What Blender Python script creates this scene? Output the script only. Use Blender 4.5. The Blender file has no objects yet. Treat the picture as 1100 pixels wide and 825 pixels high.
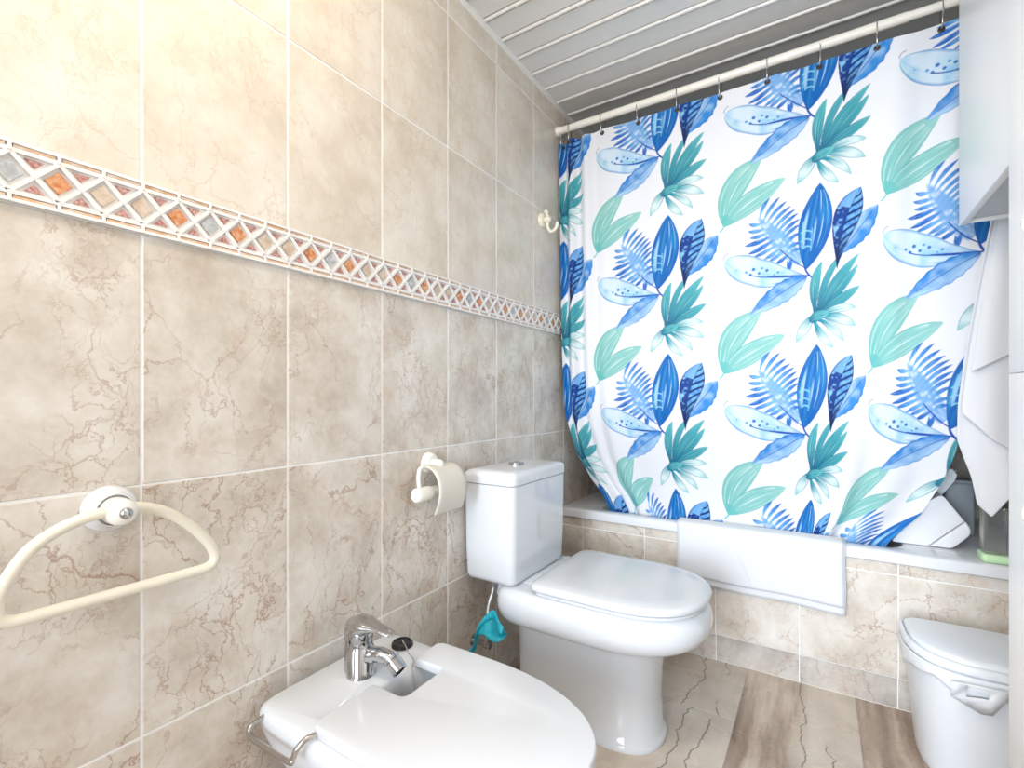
import bpy, bmesh, math, random
import numpy as np
from mathutils import Vector, Matrix

random.seed(4); rng = np.random.default_rng(7)
PI = math.pi
SC = bpy.context.scene
COL = SC.collection

# ------------------------------------------------------------------ camera
FPX, U0, V0 = 520.0, 550.0, 427.0
CAM = (0.95, 0.0, 0.968)
YAW = math.atan2(330.0, 520.0)
cd = bpy.data.cameras.new('camera'); cam = bpy.data.objects.new('camera', cd); COL.objects.link(cam)
cam.location = CAM; cam.rotation_euler = (PI/2, 0, YAW)
cd.sensor_width = 36.0; cd.lens = FPX/1100*36.0; cd.shift_y = (V0-412.5)/1100; cd.clip_start = 0.02
SC.camera = cam

# ------------------------------------------------------------------ world, lights, exposure
SC.view_settings.view_transform = 'Standard'; SC.view_settings.look = 'None'
SC.view_settings.exposure = 0.10; SC.view_settings.gamma = 1.0; SC.view_settings.use_curve_mapping = False
w = bpy.data.worlds.new('world'); SC.world = w; w.use_nodes = True
w.node_tree.nodes['Background'].inputs[0].default_value = (0.75, 0.87, 1.0, 1)
w.node_tree.nodes['Background'].inputs[1].default_value = 0.6

def area(name, loc, target, size, energy, color, size_y=None):
    l = bpy.data.lights.new(name, 'AREA'); l.energy = energy; l.color = color; l.size = size
    if size_y: l.shape = 'RECTANGLE'; l.size_y = size_y
    o = bpy.data.objects.new(name, l); COL.objects.link(o); o.location = loc
    d = Vector(target)-Vector(loc); o.rotation_euler = d.to_track_quat('-Z', 'Y').to_euler()
    return o
area('doorway_fill', (0.70, -1.38, 1.20), (1.02, 1.9, 0.80), 0.75, 17.0, (0.78, 0.88, 1.0), 1.5).data.spread = math.radians(68)  # added fill set in the unseen doorway, spread narrowed toward the tub
area('side_fill', (0.02, -0.72, 1.50), (1.2, -0.2, 1.25), 0.85, 13.0, (0.86, 0.92, 1.0), 0.9)  # added fill from the left to brighten the cabinet and cupboard faces
pl_ = bpy.data.lights.new('ceiling_lamp_light', 'POINT'); pl_.energy = 16.0; pl_.color = (1.0, 0.89, 0.74); pl_.shadow_soft_size = 0.10
lo_ = bpy.data.objects.new('ceiling_lamp_light', pl_); COL.objects.link(lo_); lo_.location = (0.42, 0.16, 2.09)

# ------------------------------------------------------------------ material helpers
def mat(name, color, rough=0.5, metal=0.0, spec=0.5, trans=0.0, ior=1.45, coat=0.0, bump=None, var=None, sheen=0.0):
    m = bpy.data.materials.new(name); m.use_nodes = True
    nt = m.node_tree; b = nt.nodes['Principled BSDF']
    b.inputs['Base Color'].default_value = (*color, 1); b.inputs['Roughness'].default_value = rough
    b.inputs['Metallic'].default_value = metal; b.inputs['Specular IOR Level'].default_value = spec
    b.inputs['Transmission Weight'].default_value = trans; b.inputs['IOR'].default_value = ior
    b.inputs['Coat Weight'].default_value = coat
    b.inputs['Sheen Weight'].default_value = sheen
    tc = nt.nodes.new('ShaderNodeTexCoord')
    if var:
        n = nt.nodes.new('ShaderNodeTexNoise'); n.inputs['Scale'].default_value = var[0]; n.inputs['Detail'].default_value = 4
        nt.links.new(tc.outputs['Object'], n.inputs['Vector'])
        r = nt.nodes.new('ShaderNodeValToRGB'); c2 = var[1]
        r.color_ramp.elements[0].position = 0.35; r.color_ramp.elements[0].color = (*color, 1)
        r.color_ramp.elements[1].position = 0.7; r.color_ramp.elements[1].color = (*c2, 1)
        nt.links.new(n.outputs['Fac'], r.inputs['Fac']); nt.links.new(r.outputs['Color'], b.inputs['Base Color'])
    if bump:
        n = nt.nodes.new('ShaderNodeTexNoise'); n.inputs['Scale'].default_value = bump[0]; n.inputs['Detail'].default_value = 3
        nt.links.new(tc.outputs['Object'], n.inputs['Vector'])
        bp = nt.nodes.new('ShaderNodeBump'); bp.inputs['Strength'].default_value = bump[1]; bp.inputs['Distance'].default_value = bump[2]
        nt.links.new(n.outputs['Fac'], bp.inputs['Height']); nt.links.new(bp.outputs['Normal'], b.inputs['Normal'])
    return m

class NT:
    """small node-graph helper"""
    def __init__(s, m): s.nt = m.node_tree; s.n = s.nt.nodes; s.l = s.nt.links
    def node(s, t, **kw):
        k = s.n.new(t)
        for a, v in kw.items():
            if a == 'inp':
                for i, x in v.items():
                    if hasattr(x, 'is_output'): s.l.new(x, k.inputs[i])
                    else: k.inputs[i].default_value = x
            else: setattr(k, a, v)
        return k
    def math(s, op, a, b=0.0, c=0.0): return s.node('ShaderNodeMath', operation=op, inp={0: a, 1: b, 2: c}).outputs[0]
    def vmath(s, op, a, b): return s.node('ShaderNodeVectorMath', operation=op, inp={0: a, 1: b}).outputs[0]
    def noise(s, vec, scale, detail=3, rough=0.55, out='Fac'):
        return s.node('ShaderNodeTexNoise', inp={'Vector': vec, 'Scale': scale, 'Detail': detail, 'Roughness': rough}).outputs[out]
    def ramp(s, fac, stops):
        k = s.node('ShaderNodeValToRGB', inp={'Fac': fac}); e = k.color_ramp.elements
        while len(e) < len(stops): e.new(0.5)
        for i, (p, c) in enumerate(stops):
            e[i].position = p; e[i].color = (*c, 1) if len(c) == 3 else c
        return k.outputs['Color']
    def mapr(s, v, a, b, c=0.0, d=1.0, smooth=True):
        return s.node('ShaderNodeMapRange', interpolation_type='SMOOTHSTEP' if smooth else 'LINEAR', inp={0: v, 1: a, 2: b, 3: c, 4: d}).outputs[0]
    def mix(s, f, a, b, mode='MIX'):
        k = s.node('ShaderNodeMix', data_type='RGBA', blend_type=mode)
        for i, x in ((0, f), (6, a), (7, b)):
            if hasattr(x, 'is_output'): s.l.new(x, k.inputs[i])
            else: k.inputs[i].default_value = x if i == 0 else (*x, 1)
        return k.outputs[2]

def marble_material(name='marble_tile', base=((0.53, 0.46, 0.385), (0.69, 0.63, 0.555), (0.81, 0.77, 0.715))):
    m = bpy.data.materials.new(name); m.use_nodes = True; g = NT(m); b = g.n['Principled BSDF']
    tc = g.node('ShaderNodeTexCoord').outputs['Object']
    at = g.node('ShaderNodeAttribute', attribute_name='tv').outputs['Color']
    sep = g.node('ShaderNodeSeparateColor', inp={0: at})
    rnd, strength, warm = sep.outputs[0], sep.outputs[1], sep.outputs[2]
    off = g.node('ShaderNodeCombineXYZ', inp={0: g.math('MULTIPLY', rnd, 37.0), 1: g.math('MULTIPLY', rnd, 91.0), 2: g.math('MULTIPLY', rnd, 53.0)}).outputs[0]
    p = g.vmath('ADD', tc, off)
    clouds = g.noise(p, 7.0, 7, 0.62)
    col = g.ramp(clouds, [(0.30, base[0]), (0.50, base[1]), (0.68, base[2])])
    blot = g.noise(g.vmath('ADD', p, (5, 3, 8)), 11.0, 5, 0.6)
    col = g.mix(g.math('MULTIPLY', g.mapr(blot, 0.52, 0.70), 0.30), col, (0.58, 0.42, 0.31))
    fine = g.noise(p, 60.0, 4, 0.6)
    col = g.mix(0.22, col, g.ramp(fine, [(0.3, (0.40, 0.36, 0.33)), (0.7, (0.72, 0.68, 0.64))]), 'OVERLAY')
    warp = g.noise(p, 7.0, 6, 0.62, 'Color')
    wv = g.vmath('SUBTRACT', warp, (0.5, 0.5, 0.5)); wv = g.node('ShaderNodeVectorMath', operation='SCALE', inp={0: wv, 3: 0.17}).outputs[0]
    pw = g.vmath('ADD', p, wv)
    pw = g.node('ShaderNodeMapping', inp={0: pw, 2: (0.65, 0.0, 0.0), 3: (1.0, 1.45, 0.62)}).outputs[0]
    vein = None
    for sc, wd, lo, seed in ((5.5, 0.016, 0.40, 1.0), (11.0, 0.026, 0.46, 7.0), (22.0, 0.045, 0.50, 12.0)):
        v = g.node('ShaderNodeTexVoronoi', feature='DISTANCE_TO_EDGE', inp={'Vector': pw, 'Scale': sc}).outputs['Distance']
        line = g.mapr(v, 0.0, wd, 1.0, 0.0)
        mask = g.mapr(g.noise(g.vmath('ADD', p, (seed, seed, seed)), 5.5, 3), lo-0.03, lo+0.18)
        x = g.math('MULTIPLY', line, mask)
        vein = x if vein is None else g.math('MAXIMUM', vein, x)
    vein = g.math('MULTIPLY', g.math('MULTIPLY', vein, strength), 0.72)
    col = g.mix(vein, col, g.mix(warm, (0.37, 0.205, 0.135), (0.60, 0.32, 0.13)))
    # upper rows of tiles mixed toward a warm cream
    col = g.mix(warm, col, (0.84, 0.745, 0.615))
    g.l.new(col, b.inputs['Base Color'])
    b.inputs['Roughness'].default_value = 0.16; b.inputs['Specular IOR Level'].default_value = 0.42
    n = g.noise(tc, 3.0, 2); bp = g.node('ShaderNodeBump', inp={'Strength': 0.05, 'Distance': 0.02, 'Height': n})
    g.l.new(bp.outputs[0], b.inputs['Normal'])
    return m

def floor_material():
    m = bpy.data.materials.new('floor_plank_tile'); m.use_nodes = True; g = NT(m); b = g.n['Principled BSDF']
    tc = g.node('ShaderNodeTexCoord').outputs['Object']
    at = g.node('ShaderNodeAttribute', attribute_name='tv').outputs['Color']
    sep = g.node('ShaderNodeSeparateColor', inp={0: at}); rnd, dark, cx = sep.outputs[0], sep.outputs[1], sep.outputs[2]
    off = g.node('ShaderNodeCombineXYZ', inp={0: g.math('MULTIPLY', rnd, 31.0), 1: g.math('MULTIPLY', rnd, 77.0), 2: 0.0}).outputs[0]
    p = g.vmath('ADD', tc, off)
    st = g.node('ShaderNodeVectorMath', operation='MULTIPLY', inp={0: p, 1: (1.0, 0.06, 1.0)}).outputs[0]
    wob = g.noise(p, 4.0, 3, 0.5, 'Color'); wob = g.node('ShaderNodeVectorMath', operation='SCALE', inp={0: g.vmath('SUBTRACT', wob, (0.5, 0.5, 0.5)), 3: 0.045}).outputs[0]
    st = g.vmath('ADD', st, wob)
    band = g.noise(st, 14.0, 7, 0.62)
    col = g.ramp(band, [(0.34, (0.25, 0.175, 0.13)), (0.46, (0.39, 0.30, 0.235)), (0.54, (0.54, 0.445, 0.36)), (0.66, (0.68, 0.60, 0.50))])
    fine = g.noise(st, 60.0, 4, 0.6)
    col = g.mix(0.45, col, g.ramp(fine, [(0.3, (0.34, 0.30, 0.27)), (0.7, (0.66, 0.62, 0.58))]), 'OVERLAY')
    lightcol = g.ramp(g.noise(p, 6.0, 6), [(0.3, (0.60, 0.505, 0.41)), (0.7, (0.78, 0.69, 0.585))])
    sx = g.node('ShaderNodeSeparateXYZ', inp={0: tc}); x, y = sx.outputs[0], sx.outputs[1]
    dx = g.math('SUBTRACT', x, cx)
    edge = g.mapr(g.math('ADD', dx, g.math('MULTIPLY', g.math('SUBTRACT', g.noise(p, 4.0, 3), 0.5), 0.10)), -0.03, 0.05)
    # dark: 1 = all grain, 0.5 = grain on the left half of the plank, 0 = pale plank
    f = g.math('MULTIPLY', g.math('SUBTRACT', 1.0, g.math('MULTIPLY', g.mapr(dark, 0.25, 0.45, 0.0, 1.0, False), g.math('SUBTRACT', 1.0, g.math('MULTIPLY', edge, g.mapr(dark, 0.6, 0.9, 1.0, 0.0, False))))), 0.85)
    col = g.mix(f, col, lightcol)
    nv = g.noise(g.node('ShaderNodeCombineXYZ', inp={0: g.math('MULTIPLY', rnd, 40.0), 1: y, 2: 0.0}).outputs[0], 3.5, 7, 0.62)
    crack = None
    for k, (o, sh) in enumerate(((-0.02, 0.0), (-0.09, 9.0))):
        nn = nv if k == 0 else g.noise(g.node('ShaderNodeCombineXYZ', inp={0: sh, 1: y, 2: rnd}).outputs[0], 4.0, 7, 0.62)
        d = g.math('ABSOLUTE', g.math('SUBTRACT', g.math('ADD', dx, o), g.math('MULTIPLY', g.math('SUBTRACT', nn, 0.5), 0.16)))
        c = g.mapr(d, 0.0008, 0.0030, 1.0, 0.0)
        if k: c = g.math('MULTIPLY', c, g.mapr(g.noise(p, 5.0, 2), 0.5, 0.56))
        crack = c if crack is None else g.math('MAXIMUM', crack, c)
    col = g.mix(g.math('MULTIPLY', crack, 0.75), col, (0.11, 0.085, 0.07))
    g.l.new(col, b.inputs['Base Color'])
    g.l.new(g.mapr(g.noise(p, 8.0, 3), 0.4, 0.7, 0.22, 0.42), b.inputs['Roughness'])
    return m

MARBLE = marble_material()
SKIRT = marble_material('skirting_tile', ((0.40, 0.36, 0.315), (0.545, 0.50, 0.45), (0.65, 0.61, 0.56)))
FLOORM = floor_material()
GROUT = mat('white_grout', (0.90, 0.89, 0.87), 0.75)
FGROUT = mat('floor_grout', (0.40, 0.35, 0.31), 0.8)
CERAMIC = mat('white_ceramic', (0.73, 0.745, 0.765), 0.07, spec=0.55, coat=0.25)
PLASTIC = mat('white_plastic', (0.78, 0.78, 0.79), 0.22)
SEATM = mat('white_seat_plastic', (0.695, 0.70, 0.715), 0.14)
BINM = mat('white_bin_plastic', (0.78, 0.80, 0.825), 0.30, var=(5, (0.81, 0.825, 0.84)))
CREAM = mat('cream_plastic', (0.83, 0.77, 0.64), 0.28)
CREAMW = mat('cream_white_plastic', (0.87, 0.84, 0.76), 0.25)
COVERM = mat('cream_cover_plastic', (0.74, 0.69, 0.60), 0.38)
CHROME = mat('chrome', (0.52, 0.52, 0.53), 0.10, metal=1.0)
STEEL = mat('brushed_steel', (0.50, 0.48, 0.46), 0.22, metal=1.0)
BRAID = mat('braided_steel', (0.55, 0.54, 0.53), 0.35, metal=0.9, bump=(400, 0.6, 0.002))
BLACK = mat('black_rubber', (0.012, 0.011, 0.012), 0.32)
DARK = mat('dark_grommet', (0.10, 0.085, 0.075), 0.35, metal=0.8)
GREYT = mat('grey_translucent_plastic', (0.30, 0.33, 0.35), 0.4)
ENAMEL = mat('bath_enamel', (0.76, 0.77, 0.79), 0.12, coat=0.2)
LACQ = mat('white_lacquer', (0.91, 0.915, 0.92), 0.30)
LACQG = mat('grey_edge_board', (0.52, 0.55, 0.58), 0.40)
PVC = mat('white_pvc_panel', (0.88, 0.86, 0.82), 0.30)
PVCE = mat('white_pvc_bead', (0.82, 0.795, 0.76), 0.30)
RODM = mat('cream_enamel_rod', (0.88, 0.83, 0.74), 0.25)
TOWEL = mat('white_terry', (0.76, 0.765, 0.79), 0.95, spec=0.1, bump=(700, 0.5, 0.002), sheen=0.2)
CYAN = mat('cyan_cloth', (0.01, 0.37, 0.48), 0.55, var=(30, (0.03, 0.50, 0.60)))
BAG = mat('white_film', (0.80, 0.81, 0.83), 0.32, bump=(60, 0.4, 0.006))
CLEAR = mat('clear_plastic', (0.93, 0.97, 0.96), 0.06, trans=0.94, ior=1.35)
GREEN = mat('pale_green_plastic', (0.60, 0.83, 0.50), 0.3)
SEAL = mat('grey_seal', (0.12, 0.13, 0.15), 0.5)
PAINT = mat('white_plaster', (0.85, 0.84, 0.82), 0.8)
MWHITE = mat('border_white', (0.86, 0.83, 0.80), 0.25)
MGREY = mat('border_grey_marble', (0.40, 0.41, 0.42), 0.25, var=(110, (0.66, 0.67, 0.68)))
MORANGE = mat('border_orange_marble', (0.58, 0.17, 0.04), 0.25, var=(150, (0.80, 0.50, 0.30)))
MBEIGE = mat('border_beige_marble', (0.70, 0.60, 0.50), 0.25, var=(120, (0.56, 0.40, 0.28)))
MRED = mat('border_red_marble', (0.38, 0.10, 0.08), 0.25, var=(230, (0.74, 0.52, 0.46)))
MTAN = mat('border_tan_marble', (0.70, 0.40, 0.20), 0.25, var=(60, (0.82, 0.72, 0.62)))

# ------------------------------------------------------------------ mesh helpers
def obj(name, verts, faces, m, parent=None, smooth=True, sharp=None):
    me = bpy.data.meshes.new(name); me.from_pydata([tuple(v) for v in verts], [], faces)
    for x in (m if isinstance(m, (list, tuple)) else [m]): me.materials.append(x)
    me.validate(); me.update()
    o = bpy.data.objects.new(name, me); COL.objects.link(o)
    if parent is not None: o.parent = parent
    if smooth:
        me.polygons.foreach_set('use_smooth', [True]*len(me.polygons))
        if sharp: me.set_sharp_from_angle(angle=math.radians(sharp))
    return o
def bmobj(name, bm, m, parent=None, smooth=True, sharp=35):
    bmesh.ops.recalc_face_normals(bm, faces=bm.faces)
    me = bpy.data.meshes.new(name); bm.to_mesh(me); bm.free()
    for x in (m if isinstance(m, (list, tuple)) else [m]): me.materials.append(x)
    o = bpy.data.objects.new(name, me); COL.objects.link(o)
    if parent is not None: o.parent = parent
    if smooth:
        me.polygons.foreach_set('use_smooth', [True]*len(me.polygons))
        if sharp: me.set_sharp_from_angle(angle=math.radians(sharp))
    return o
def subsurf(o, n=2):
    s = o.modifiers.new('smooth', 'SUBSURF'); s.levels = n; s.render_levels = n; return o
def solid(o, t, off=0.0):
    s = o.modifiers.new('thick', 'SOLIDIFY'); s.thickness = t; s.offset = off; return o
def thing(name, label, cat, loc=(0, 0, 0), group=None):
    o = bpy.data.objects.new(name, None); COL.objects.link(o); o.location = loc; o.empty_display_size = 0.05
    return tag(o, label, cat, group)
def tag(o, label, cat, group=None):
    o['label'] = label; o['category'] = cat
    if group: o['group'] = group
    return o
def struct(o): o['kind'] = 'structure'; return o
def box_into(bm, lo, hi, bev=0.0, seg=2, M=None):
    r = bmesh.ops.create_cube(bm, size=1.0); vs = r['verts']
    c = [(a+b)/2 for a, b in zip(lo, hi)]; s = [b-a for a, b in zip(lo, hi)]
    for v in vs: v.co = Vector((v.co.x*s[0]+c[0], v.co.y*s[1]+c[1], v.co.z*s[2]+c[2]))
    if M is not None:
        for v in vs: v.co = M @ v.co
    if bev > 0:
        es = list({e for v in vs for e in v.link_edges})
        bmesh.ops.bevel(bm, geom=es, offset=bev, segments=seg, profile=0.5, affect='EDGES', clamp_overlap=True)
def box(name, lo, hi, m, parent=None, bev=0.0, seg=3, M=None):
    bm = bmesh.new(); box_into(bm, lo, hi, bev, seg, M); return bmobj(name, bm, m, parent)
def tube_geo(pts, rad, n=12, closed=False):
    P = [Vector(p) for p in pts]; R = rad if isinstance(rad, (list, tuple)) else [rad]*len(P)
    V, F = [], []; N = len(P); up = None
    for i, p in enumerate(P):
        a = P[(i-1) % N] if (closed or i > 0) else p; b = P[(i+1) % N] if (closed or i < N-1) else p
        t = (b-a).normalized()
        if up is None:
            up = Vector((0, 0, 1)) if abs(t.z) < 0.9 else Vector((1, 0, 0))
        side = t.cross(up).normalized(); up = side.cross(t).normalized()
        for k in range(n):
            an = 2*PI*k/n; V.append(p+side*(math.cos(an)*R[i])+up*(math.sin(an)*R[i]))
    for i in range(N if closed else N-1):
        j = (i+1) % N
        for k in range(n):
            F.append((i*n+k, i*n+(k+1) % n, j*n+(k+1) % n, j*n+k))
    if not closed:
        F.append(tuple(range(n))[::-1]); F.append(tuple((N-1)*n+k for k in range(n)))
    return V, F
def tube(name, pts, rad, m, parent=None, n=12, closed=False):
    V, F = tube_geo(pts, rad, n, closed); return obj(name, V, F, m, parent, sharp=50)
def spline(ctrl, n=8, closed=False):
    """Catmull-Rom through the control points"""
    P = [np.array(c, float) for c in ctrl]; out = []; N = len(P)
    for i in range(N if closed else N-1):
        g = (lambda k: P[k % N]) if closed else (lambda k: P[min(max(k, 0), N-1)])
        p0, p1, p2, p3 = g(i-1), g(i), g(i+1), g(i+2)
        for s in range(n):
            t = s/n
            out.append(0.5*((2*p1)+(-p0+p2)*t+(2*p0-5*p1+4*p2-p3)*t*t+(-p0+3*p1-3*p2+p3)*t**3))
    if not closed: out.append(P[-1])
    return [tuple(o) for o in out]
def lathe(name, prof, m, parent=None, M=None, n=32, sharp=40):
    """prof: list of (radius, height) about local z; M places it"""
    V, F = [], []
    for r, h in prof:
        for k in range(n):
            a = 2*PI*k/n; V.append(Vector((r*math.cos(a), r*math.sin(a), h)))
    for i in range(len(prof)-1):
        for k in range(n): F.append((i*n+k, i*n+(k+1) % n, (i+1)*n+(k+1) % n, (i+1)*n+k))
    F.append(tuple(range(n))[::-1]); F.append(tuple((len(prof)-1)*n+k for k in range(n)))
    if M is not None: V = [M @ v for v in V]
    return obj(name, V, F, m, parent, sharp=sharp)
def frame(loc, axis):
    q = Vector(axis).to_track_quat('Z', 'Y'); return Matrix.Translation(loc) @ q.to_matrix().to_4x4()
def dring(xb, xf, yc, hw, z, n=64, nf=2.2, nb=5.0, xm=None, ns=2.2):
    """outline of a sanitary bowl seen from above: squarish at the wall end, round at the front"""
    xm = xb+(xf-xb)*0.42 if xm is None else xm; R = []
    for k in range(n):
        a = 2*PI*k/n; c, s = math.cos(a), math.sin(a)
        if c >= 0: x = xm+(xf-xm)*abs(c)**(2/nf); y = hw*math.copysign(abs(s)**(2/ns), s)
        else: x = xm-(xm-xb)*abs(c)**(2/nb); y = hw*math.copysign(abs(s)**(2/nb), s)
        R.append((x, yc+y, z))
    return R
def loft(name, rings, m, parent=None, cap0=True, cap1=True, sharp=None):
    V, F = [], []; n = len(rings[0])
    for r in rings: V += r
    for i in range(len(rings)-1):
        for k in range(n): F.append((i*n+k, i*n+(k+1) % n, (i+1)*n+(k+1) % n, (i+1)*n+k))
    if cap0: F.append(tuple(range(n))[::-1])
    if cap1: F.append(tuple((len(rings)-1)*n+k for k in range(n)))
    return obj(name, V, F, m, parent, sharp=sharp or 55)
def sheet(name, P, m, parent=None):
    """P: array (rows, cols, 3)"""
    P = np.asarray(P); r, c = P.shape[:2]
    F = [(i*c+j, i*c+j+1, (i+1)*c+j+1, (i+1)*c+j) for i in range(r-1) for j in range(c-1)]
    return obj(name, P.reshape(-1, 3), F, m, parent)
def sstep(a, b, x): t = np.clip((x-a)/(b-a), 0, 1); return t*t*(3-2*t)

# ------------------------------------------------------------------ the room
XR, YF, YB, ZC = 1.50, -1.40, 2.62, 2.22
TW = 0.2615; TY0 = 0.349; ROWS = [-0.016, 0.404, 0.822, 1.240, 1.326, 1.728, 2.13, 2.53]

def tiled(name, o, uax, vax, nrm, us, vs, m=MARBLE, gm=GROUT, gap=0.0038, skip=(), vein=None, warm=None, th=0.006, back=0.05, tv=None, vs_of=None):
    """a wall of separate bevelled tiles set proud of a grout bed, one mesh"""
    o, uax, vax, nrm = Vector(o), Vector(uax), Vector(vax), Vector(nrm)
    V, F, MI, TV = [], [], [], []
    def quadbox(u0, u1, v0, v1, d0, d1, ins, mi, t):
        i = len(V)
        for (a, b, d) in ((u0, v0, d0), (u1, v0, d0), (u1, v1, d0), (u0, v1, d0), (u0, v0, d1-ins), (u1, v0, d1-ins), (u1, v1, d1-ins), (u0, v1, d1-ins),
                          (u0+ins, v0+ins, d1), (u1-ins, v0+ins, d1), (u1-ins, v1-ins, d1), (u0+ins, v1-ins, d1)):
            V.append(o+uax*a+vax*b+nrm*d); TV.append(t)
        fs = [(3, 2, 1, 0), (8, 9, 10, 11)]
        for k in range(4):
            q = (k+1) % 4; fs += [(k, q, 4+q, 4+k), (4+k, 4+q, 8+q, 8+k)]
        for f in fs: F.append(tuple(i+x for x in f)); MI.append(mi)
    quadbox(us[0], us[-1], vs[0], vs[-1], -back, -0.0012, 0.0, 1, (0, 0, 0))
    for a in range(len(us)-1):
        va = vs_of(a) if vs_of else vs
        for b in range(len(va)-1):
            if b in skip: continue
            t = tv(a, b) if tv else (float(rng.random()), vein(a, b) if vein else 0.9, warm(a, b) if warm else 0.0)
            quadbox(us[a]+gap/2, us[a+1]-gap/2, va[b]+gap/2, va[b+1]-gap/2, -th, 0.0, 0.0012, 0, t)
    ob = obj(name, V, F, [m, gm], smooth=False)
    ob.data.polygons.foreach_set('material_index', MI)
    at = ob.data.color_attributes.new('tv', 'FLOAT_COLOR', 'POINT')
    at.data.foreach_set('color', np.array([(*t, 1.0) for t in TV], np.float32).ravel())
    bm = bmesh.new(); bm.from_mesh(ob.data); bmesh.ops.recalc_face_normals(bm, faces=bm.faces); bm.to_mesh(ob.data); bm.free()
    return struct(ob)

rows = [-0.006]+ROWS[1:6]+[2.13, ZC+0.01]
ks = [YF]+[TY0+TW*k for k in range(-6, 10) if YF+0.02 < TY0+TW*k < YB-0.02]+[YB]
upper = lambda a, b: 0.55 if b >= 4 else (0.72 if b == 2 else 1.0)
warm = lambda a, b: 0.34 if b >= 4 else 0.0
tiled('wall_left', (0, 0, 0), (0, 1, 0), (0, 0, 1), (1, 0, 0), [k for k in ks if k > -0.18], rows, skip=(3,), vein=upper, warm=warm)
bx = [-0.0]+[TW*k+0.10 for k in range(0, 6) if TW*k+0.10 < XR-0.02]+[XR]
tiled('wall_back', (0, YB, 0), (1, 0, 0), (0, 0, 1), (0, -1, 0), bx, rows, vein=upper, warm=warm)
tiled('wall_right', (XR, 0, 0), (0, 1, 0), (0, 0, 1), (-1, 0, 0), ks, rows, vein=upper, warm=warm)
# wall behind the camera, its unseen doorway opened for the front fill light
bm = bmesh.new()
wx0, wx1, wz1 = 0.30, 1.10, 2.02
box_into(bm, (0, YF-0.12, 0), (wx0, YF, ZC)); box_into(bm, (wx1, YF-0.12, 0), (XR, YF, ZC)); box_into(bm, (wx0, YF-0.12, wz1), (wx1, YF, ZC))
struct(bmobj('wall_front', bm, PAINT, smooth=False))
bm = bmesh.new()
for lo, hi in (((wx0, YF-0.12, 0), (wx0+0.03, YF+0.008, wz1)), ((wx1-0.03, YF-0.12, 0), (wx1, YF+0.008, wz1)), ((wx0, YF-0.12, wz1-0.03), (wx1, YF+0.008, wz1))): box_into(bm, lo, hi, 0.003)
struct(bmobj('door_1', bm, LACQ))
bm = bmesh.new()
yw = TY0-2*TW
for lo, hi in (((-0.05, YF, 0), (0, yw, 1.0)), ((-0.05, YF, 2.0), (0, yw, ZC)), ((-0.05, YF, 1.0), (0, -1.20, 2.0)), ((-0.05, -0.24, 1.0), (0, yw, 2.0))): box_into(bm, lo, hi)
struct(bmobj('wall_left_rear', bm, PAINT, smooth=False))
bm = bmesh.new()
for lo, hi in (((-0.04, -1.20, 1.0), (-0.01, -1.16, 2.0)), ((-0.04, -0.28, 1.0), (-0.01, -0.24, 2.0)), ((-0.04, -1.20, 1.0), (-0.01, -0.24, 1.04)), ((-0.04, -1.20, 1.96), (-0.01, -0.24, 2.0))): box_into(bm, lo, hi, 0.003)
struct(bmobj('added_window_1', bm, LACQ))  # unseen window frame, added to go with the side fill light

# floor: long marble planks laid toward the bath
fx = [-0.0]+[0.737-0.311*k for k in (2, 1, 0)]+[1.049, 1.36, XR]
fy = [YF, YB]
fcol = lambda a: [YF]+[[0.15, 1.05], [-0.35, 0.85], [-0.2, 0.69, 1.581], [-0.7, 0.45], [-0.1, 1.15], [0.4]][a]+[YB]
def ftv(a, b):
    x0, x1 = fx[a], fx[a+1]
    d = {0: 0.9, 1: 0.5, 2: 0.0, 3: 0.52, 4: 0.95, 5: 0.5}[a]
    return (float(rng.random()), d, (x0+x1)/2)
tiled('floor', (0, 0, 0), (1, 0, 0), (0, 1, 0), (0, 0, 1), fx, fy, FLOORM, FGROUT, gap=0.0010, tv=ftv, th=0.008, vs_of=fcol)

# ceiling: flat PVC boards with a raised bead along every joint, laid across the room
V, F, MI = [], [], []
prof = []
pitch = 0.1055; y = 1.31-pitch*26
def bead(y0):
    return [(y0-0.0125, 0.0), (y0-0.012, 0.014), (y0-0.0075, 0.014), (y0-0.007, -0.0005), (y0-0.005, -0.0045), (y0-0.001, -0.0060), (y0+0.003, -0.0045), (y0+0.005, -0.0005), (y0+0.0055, 0.014), (y0+0.0105, 0.014), (y0+0.011, 0.0)]
pts = []
while y < YB+0.05:
    if y > YF: pts += bead(y)
    y += pitch
pts = [(YF, 0.0)]+[p for p in pts if YF < p[0] < YB]+[(YB, 0.0)]
n = len(pts)
for x in (0.0, XR):
    for (a, b) in pts: V.append((x, a, ZC+b))
for i in range(n-1):
    F.append((i, i+1, n+i+1, n+i)); MI.append(1 if pts[i][1] < 0.0 or pts[i+1][1] < 0.0 else 0)
top = len(V); V += [(0, YF, ZC+0.06), (0, YB, ZC+0.06), (XR, YB, ZC+0.06), (XR, YF, ZC+0.06)]; F.append((top, top+3, top+2, top+1)); MI.append(0)
c = obj('ceiling', V, F, [PVC, PVCE], smooth=False); c.data.polygons.foreach_set('material_index', MI); struct(c)
# moulding where the ceiling meets the left wall
V, F = [], []
pr = [(0.0, 0.0), (0.014, 0.0), (0.014, -0.003), (0.009, -0.005), (0.007, -0.010), (0.004, -0.012), (0.003, -0.016), (0.0, -0.016)]
for yy in (YF, YB):
    for (a, b) in pr: V.append((a, yy, ZC-0.0005+b))
k = len(pr); F = [(i, (i+1) % k, k+(i+1) % k, k+i) for i in range(k)]
struct(obj('trim_2', V, F, PVC, smooth=False))

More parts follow.
